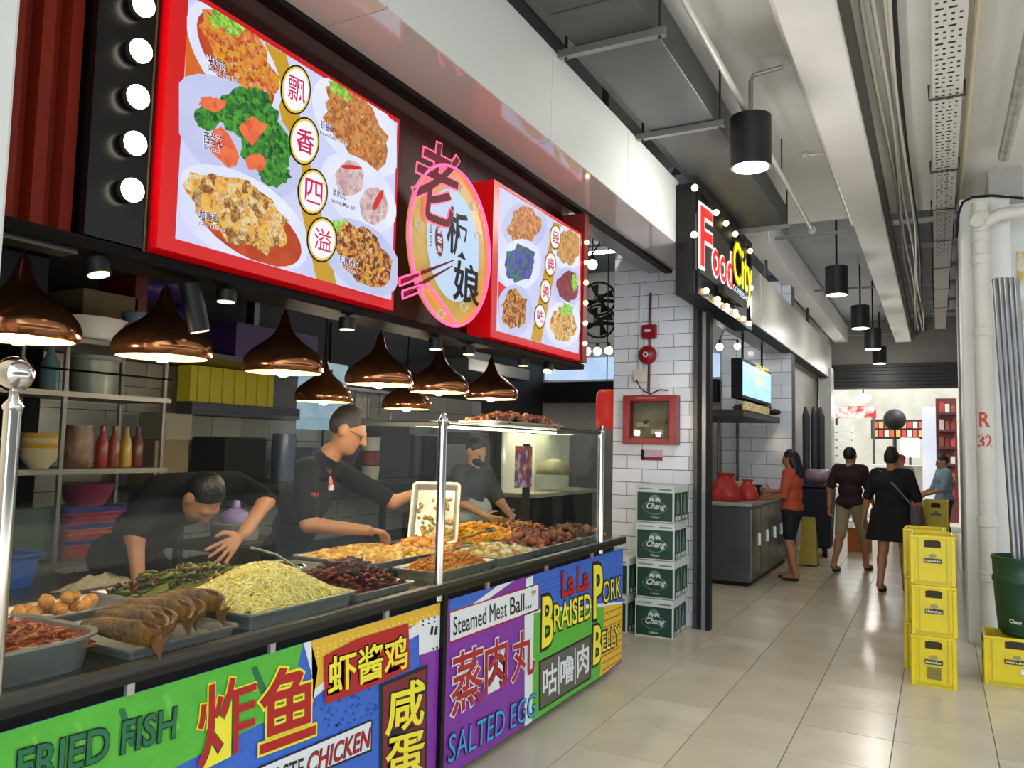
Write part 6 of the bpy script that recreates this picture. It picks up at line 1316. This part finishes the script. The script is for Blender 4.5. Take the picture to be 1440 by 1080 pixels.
# --- the cook bending over the trays with his right arm stretched out
J = stand(-3.42, 3.66, (.9, .3), 1.72)
hc = onX(489, 606, -3.02); J['hc'] = hc; J['hf'] = unit((.78, .42, -.42)); J['hu'] = unit((.35, .2, .9)); J['nk'] = hc+np.array([-.09, -.03, -.13]); J['che'] = np.array([-3.25, 3.56, 1.25]); J['pel'] = np.array([-3.42, 3.62, .95])
J['sh'] = [onX(430, 661, -3.16), onX(430, 661, -3.16)+np.array([-.13, .37, .01])]
J['el'] = [onX(434, 737, -3.06), onX(553, 706, -3.02)]; J['wr'] = [onX(517, 746, -2.76), onX(596, 690, -2.92)]
J['hd'] = [unit((.25, .85, -.12)), unit((.35, .5, .2))]; J['hn'] = [np.array([.1, .2, -1.]), np.array([.6, .2, -.6])]
t, J = person('cook in a black polo leaning over the trays with both arms out', J, dict(skin='tan', shirt=(blk, .85, .02), bottom=('pants', jean, 2.0), hair=(hairg, 'short'), shoe=shoeb, curl=.4, fr=.0098, sc=1.1), vox=.0075)
hc, r, f, u, R3 = J['hc'], J['r'], J['f'], J['u'], J['R3']
nd_ = unit(J['hc']-J['nk']); MB().lathe([(.088, -.03), (.078, .0), (.07, .022), (.066, .02), (.07, -.02)], J['nk']-nd_*.035, 20, ax=nd_, cap=False).build('collar', blk, J['shirt'], True)
gl = M('spectacle frame', '#0c0c0c', .3)
for s_ in (-1, 1):
    q = [hc+f*.098+r*(s_*.034+.024*math.cos(a))+u*(.004+.017*math.sin(a)) for a in np.linspace(0, 6.283, 15)]; MB().tube(q, .0028, 5).build('spectacle_rim', gl, t)
    MB().tube([hc+f*.095+r*s_*.058+u*.008, hc+r*s_*.083-f*.005+u*.012], .0028, 5).build('spectacle_arm', gl, t)
MB().ell(hc+r*.082-f*.01-u*.002, (.012, .022, .026), 10, 7, R3).build('ear_strap', M('dark green strap', '#1c3324', .5), t)
mb = MB(); g = 10; sh_ = [hc+f*(.085+.042*math.cos(b_*1.1)*(1-.25*a_))+r*(.066*math.sin(b_*1.25))+u*(-.03-.085*a_) for a_ in np.linspace(0, 1, 5) for b_ in np.linspace(-1, 1, g)]
mb.add(sh_, [(i*g+j, i*g+j+1, (i+1)*g+j+1, (i+1)*g+j) for i in range(4) for j in range(g-1)]); mb.build('mouth_shield', GLASS('shield plastic', '#eef2f2', .9, .05), t, True)
c_ = onX(499, 676, -3.0); che = J['che']; fr_ = unit((.9, .3, .0)); 
q = J['che']+np.array([.135, .06, .12]); MB().lathe([(.022, 0), (.03, .004), (.018, .007)], q, 12, ax=(.9, .3, .1)).build('chest_badge', M('badge coral', '#c9604a', .5), J['shirt']); MB().box(q[0]-.004, q[0]+.006, q[1]-.008, q[1]+.03, q[2]-.05, q[2]-.02).build('badge_ribbon', M('badge cream', '#d8cfc4', .5), J['shirt'])
q = J['sh'][0]+(J['el'][0]-J['sh'][0])*.45+np.array([.064, -.012, 0]); MB().tube([q+np.array([.004+.003*math.sin(a), -.03+.01*a, .01*math.sin(a*2.3)]) for a in np.linspace(0, 6, 22)], .0035, 5).build('sleeve_mark', M('sleeve red', '#b01f24', .5), J['shirt'])
# the small tray the cook tips up
ht = tray_mb(.30, .40, .045, .03); hto = ht.build('tilted_tray', steel, smooth='auto', loc=(0, 0, 0)); hto.location = tuple(onX(607, 760, -2.72)); tag(hto, 'steel tray of scraps tipped upright by the cook', 'tray')
q_ = np.array(hto.location); hto.rotation_euler = (math.radians(62), math.radians(0), math.radians(28)); hto.location = tuple(q_+np.array([-.02, .06, .15]))
mb = MB(); rn = random.Random(8)
for k_ in range(70): mb.ell((rn.uniform(-.11, .11), rn.uniform(-.17, -.02)*(1 if rn.random() < .8 else -.6), .012), (rn.uniform(.01, .02), .012, .008), 6, 4, Rz(rn.uniform(0, 6)))
so = mb.build('food_scraps', M('scraps', '#b98a3c', .5, cols=['#d8a84a', '#7a7a34', '#c98a3c', '#e6cf90'], scale=30), smooth=True, loc=(0, 0, 0)); so.location = hto.location; so.rotation_euler = hto.rotation_euler; tag(so, 'yellow food scraps sticking in the tipped steel tray', 'food', None, 'stuff')
# --- second cook bent double behind the noodles
J = stand(-3.75, 2.85, (1, .05), 1.7)
J['pel'] = np.array([-3.80, 2.82, .98]); J['che'] = np.array([-3.45, 2.80, 1.27]); J['nk'] = np.array([-3.23, 2.82, 1.34]); J['hc'] = onX(284, 700, -3.10); J['hf'] = unit((.45, .1, -.9)); J['hu'] = unit((.9, .05, .45))
J['sh'] = [onX(222, 688, -3.28), onX(335, 682, -3.28)]; J['el'] = [onX(190, 752, -3.22), onX(374, 704, -3.1)]; J['wr'] = [onX(194, 812, -3.16), onX(342, 752, -2.98)]
J['hd'] = [unit((.35, -.1, -.6)), unit((-.1, -.8, -.5))]; J['hn'] = [np.array([0, 1, .0]), np.array([-.75, .3, -.5])]
person('second cook in black bent down over the noodles, one hand hanging', J, dict(skin='tan', shirt=(blk, .95, .06), bottom=('pants', jean, 2.0), hair=(hairb, 'short'), shoe=shoeb, curl=.12, fr=.0098, spread=9.0, hs=1.08), vox=.0075)
# --- third cook behind the far trays
J = stand(-3.62, 6.0, (.95, -.2), 1.66, look_dn=.5, arms=((.24, .12, 1.14), (.16, .3, 1.05), (-.24, .12, 1.14), (-.16, .3, 1.05)), lean=.06)
t, J = person('third cook in grey with a white apron behind the far glass', J, dict(skin='light', shirt=(M('charcoal shirt', '#2f3231', .8), .9, .02), bottom=('pants', jean, 2.0), hair=(hairb, 'short'), shoe=shoeb), vox=.011)
S = SDF(); S.ell(J['hc']-J['u']*.055+J['f']*.055, (.06, .06, .05), J['R3']); S.build('face_mask', M('mask navy', '#1c2030', .7), t, .008, .01)
S = SDF(); S.cap(J['pel']-np.array([-.05, .1, -.12]), J['pel']+np.array([.05, .1, .12]), .13, .13); S.build('apron', M('apron white', '#b9bdbb', .7), t, .012)
# --- people in the corridor
sl_ = M('slipper dark', '#1d1512', .6)
J = stand(-1.62, 10.62, (-1, .1), 1.62, gait=.06, arms=((.2, .08, 1.13), (.14, .3, 1.14), (-.22, .05, 1.12), (-.17, .26, 1.06)), look_dn=.25)
t, J = person('woman in an orange top and black shorts at the steel counter', J, dict(skin='tan', shirt=(M('orange top', '#b8492c', .7, bump=.3, bscale=8), .9, .02), bottom=('shorts', M('black shorts', '#0f0f12', .8), .75), hair=(M('navy black hair', '#11131c', .5), 'long'), shoe=sl_, slipper=True), vox=.012)
J = stand(-1.05, 11.85, (.35, 1), 1.68, gait=.3, arms=((.23, .06, 1.13), (.22, .2, .95), (-.26, -.06, 1.13), (-.27, -.06, .88)))
person('man in a maroon shirt and beige shorts walking away', J, dict(skin='tan', shirt=(M('maroon shirt', '#2a1115', .8), .9, .08), bottom=('shorts', M('beige shorts', '#9a8a6c', .8), .95), hair=(M('dark hair', '#14120f', .6), 'short'), shoe=sl_, slipper=True), vox=.012)
J = stand(-.47, 10.45, (.25, 1), 1.66, gait=.16, shw=.185, arms=((.28, .0, 1.12), (.33, .05, .87), (-.28, .0, 1.12), (-.34, .03, .86)))
t, J = person('woman in a loose black dress with a shoulder bag walking away', J, dict(skin='tan', shirt=(M('black dress', '#09090b', .85), 1.0, .1), bottom=('skirt', M('black dress', '#09090b', .85), .72), hair=(M('brown black hair', '#1c1310', .6), 'bun'), shoe=sl_, slipper=True, fat=1.25), vox=.012)
p0, p1 = J['sh'][1]+np.array([.05, -.07, .04]), J['pel']+np.array([.22, -.16, .1]); MB().tube([p0, (p0+p1)/2+np.array([0, -.1, .02]), p1], .012, 6).build('bag_strap', M('strap grey', '#6a6460', .6), t)
MB().box(p1[0]-.03, p1[0]+.1, p1[1]-.1, p1[1]+.12, p1[2]-.24, p1[2]).build('shoulder_bag', M('bag taupe', '#4c4440', .6), t, bevel=.03)
J = stand(.1, 15.2, (-.9, -.3), 1.6, arms=((.22, .1, 1.1), (.2, .3, 1.0), (-.22, .1, 1.1), (-.2, .32, 1.02)), look_dn=.3)
person('person in a light blue shirt standing by the far stall', J, dict(skin='light', shirt=(M('light blue shirt', '#8aa6b8', .8), 1.0, .1), bottom=('pants', M('slate trousers', '#3a4048', .8), 2.0), hair=(hairb, 'short'), shoe=shoeb), vox=.015)
J = stand(-.62, 17.2, (0, -1), 1.58)
t, J = person('person in a red cap and pale shirt at the far opening', J, dict(skin='light', shirt=(M('pale shirt', '#a89c90', .8), 1.0, .1), bottom=('pants', jean, 2.0), hair=(hairb, 'short'), shoe=shoeb), vox=.015)
S = SDF(); S.ell(J['hc']+np.array([0, .0, .06]), (.095, .11, .08)); S.cap(J['hc']+np.array([-.04, -.11, .05]), J['hc']+np.array([.04, -.11, .05]), .025); S.clip.append((J['hc']+np.array([0, 0, .035]), np.array([0, 0, -1.]))); S.build('cap', M('cap red', '#b01c1c', .6), t, .012, .02)
J = stand(-2.98, 10.35, (1, -.2), 1.6, look_dn=.3, arms=((.2, .15, 1.12), (.12, .38, 1.08), (-.2, .15, 1.12), (-.12, .38, 1.08)))
person('stall worker in black and white behind the steel counter', J, dict(skin='light', shirt=(M('grey white shirt', '#6c6a68', .8, hex2='#2a2a2c', scale=3), 1.0, .1), bottom=('pants', jean, 2.0), hair=(hairb, 'long'), shoe=shoeb), vox=.013)
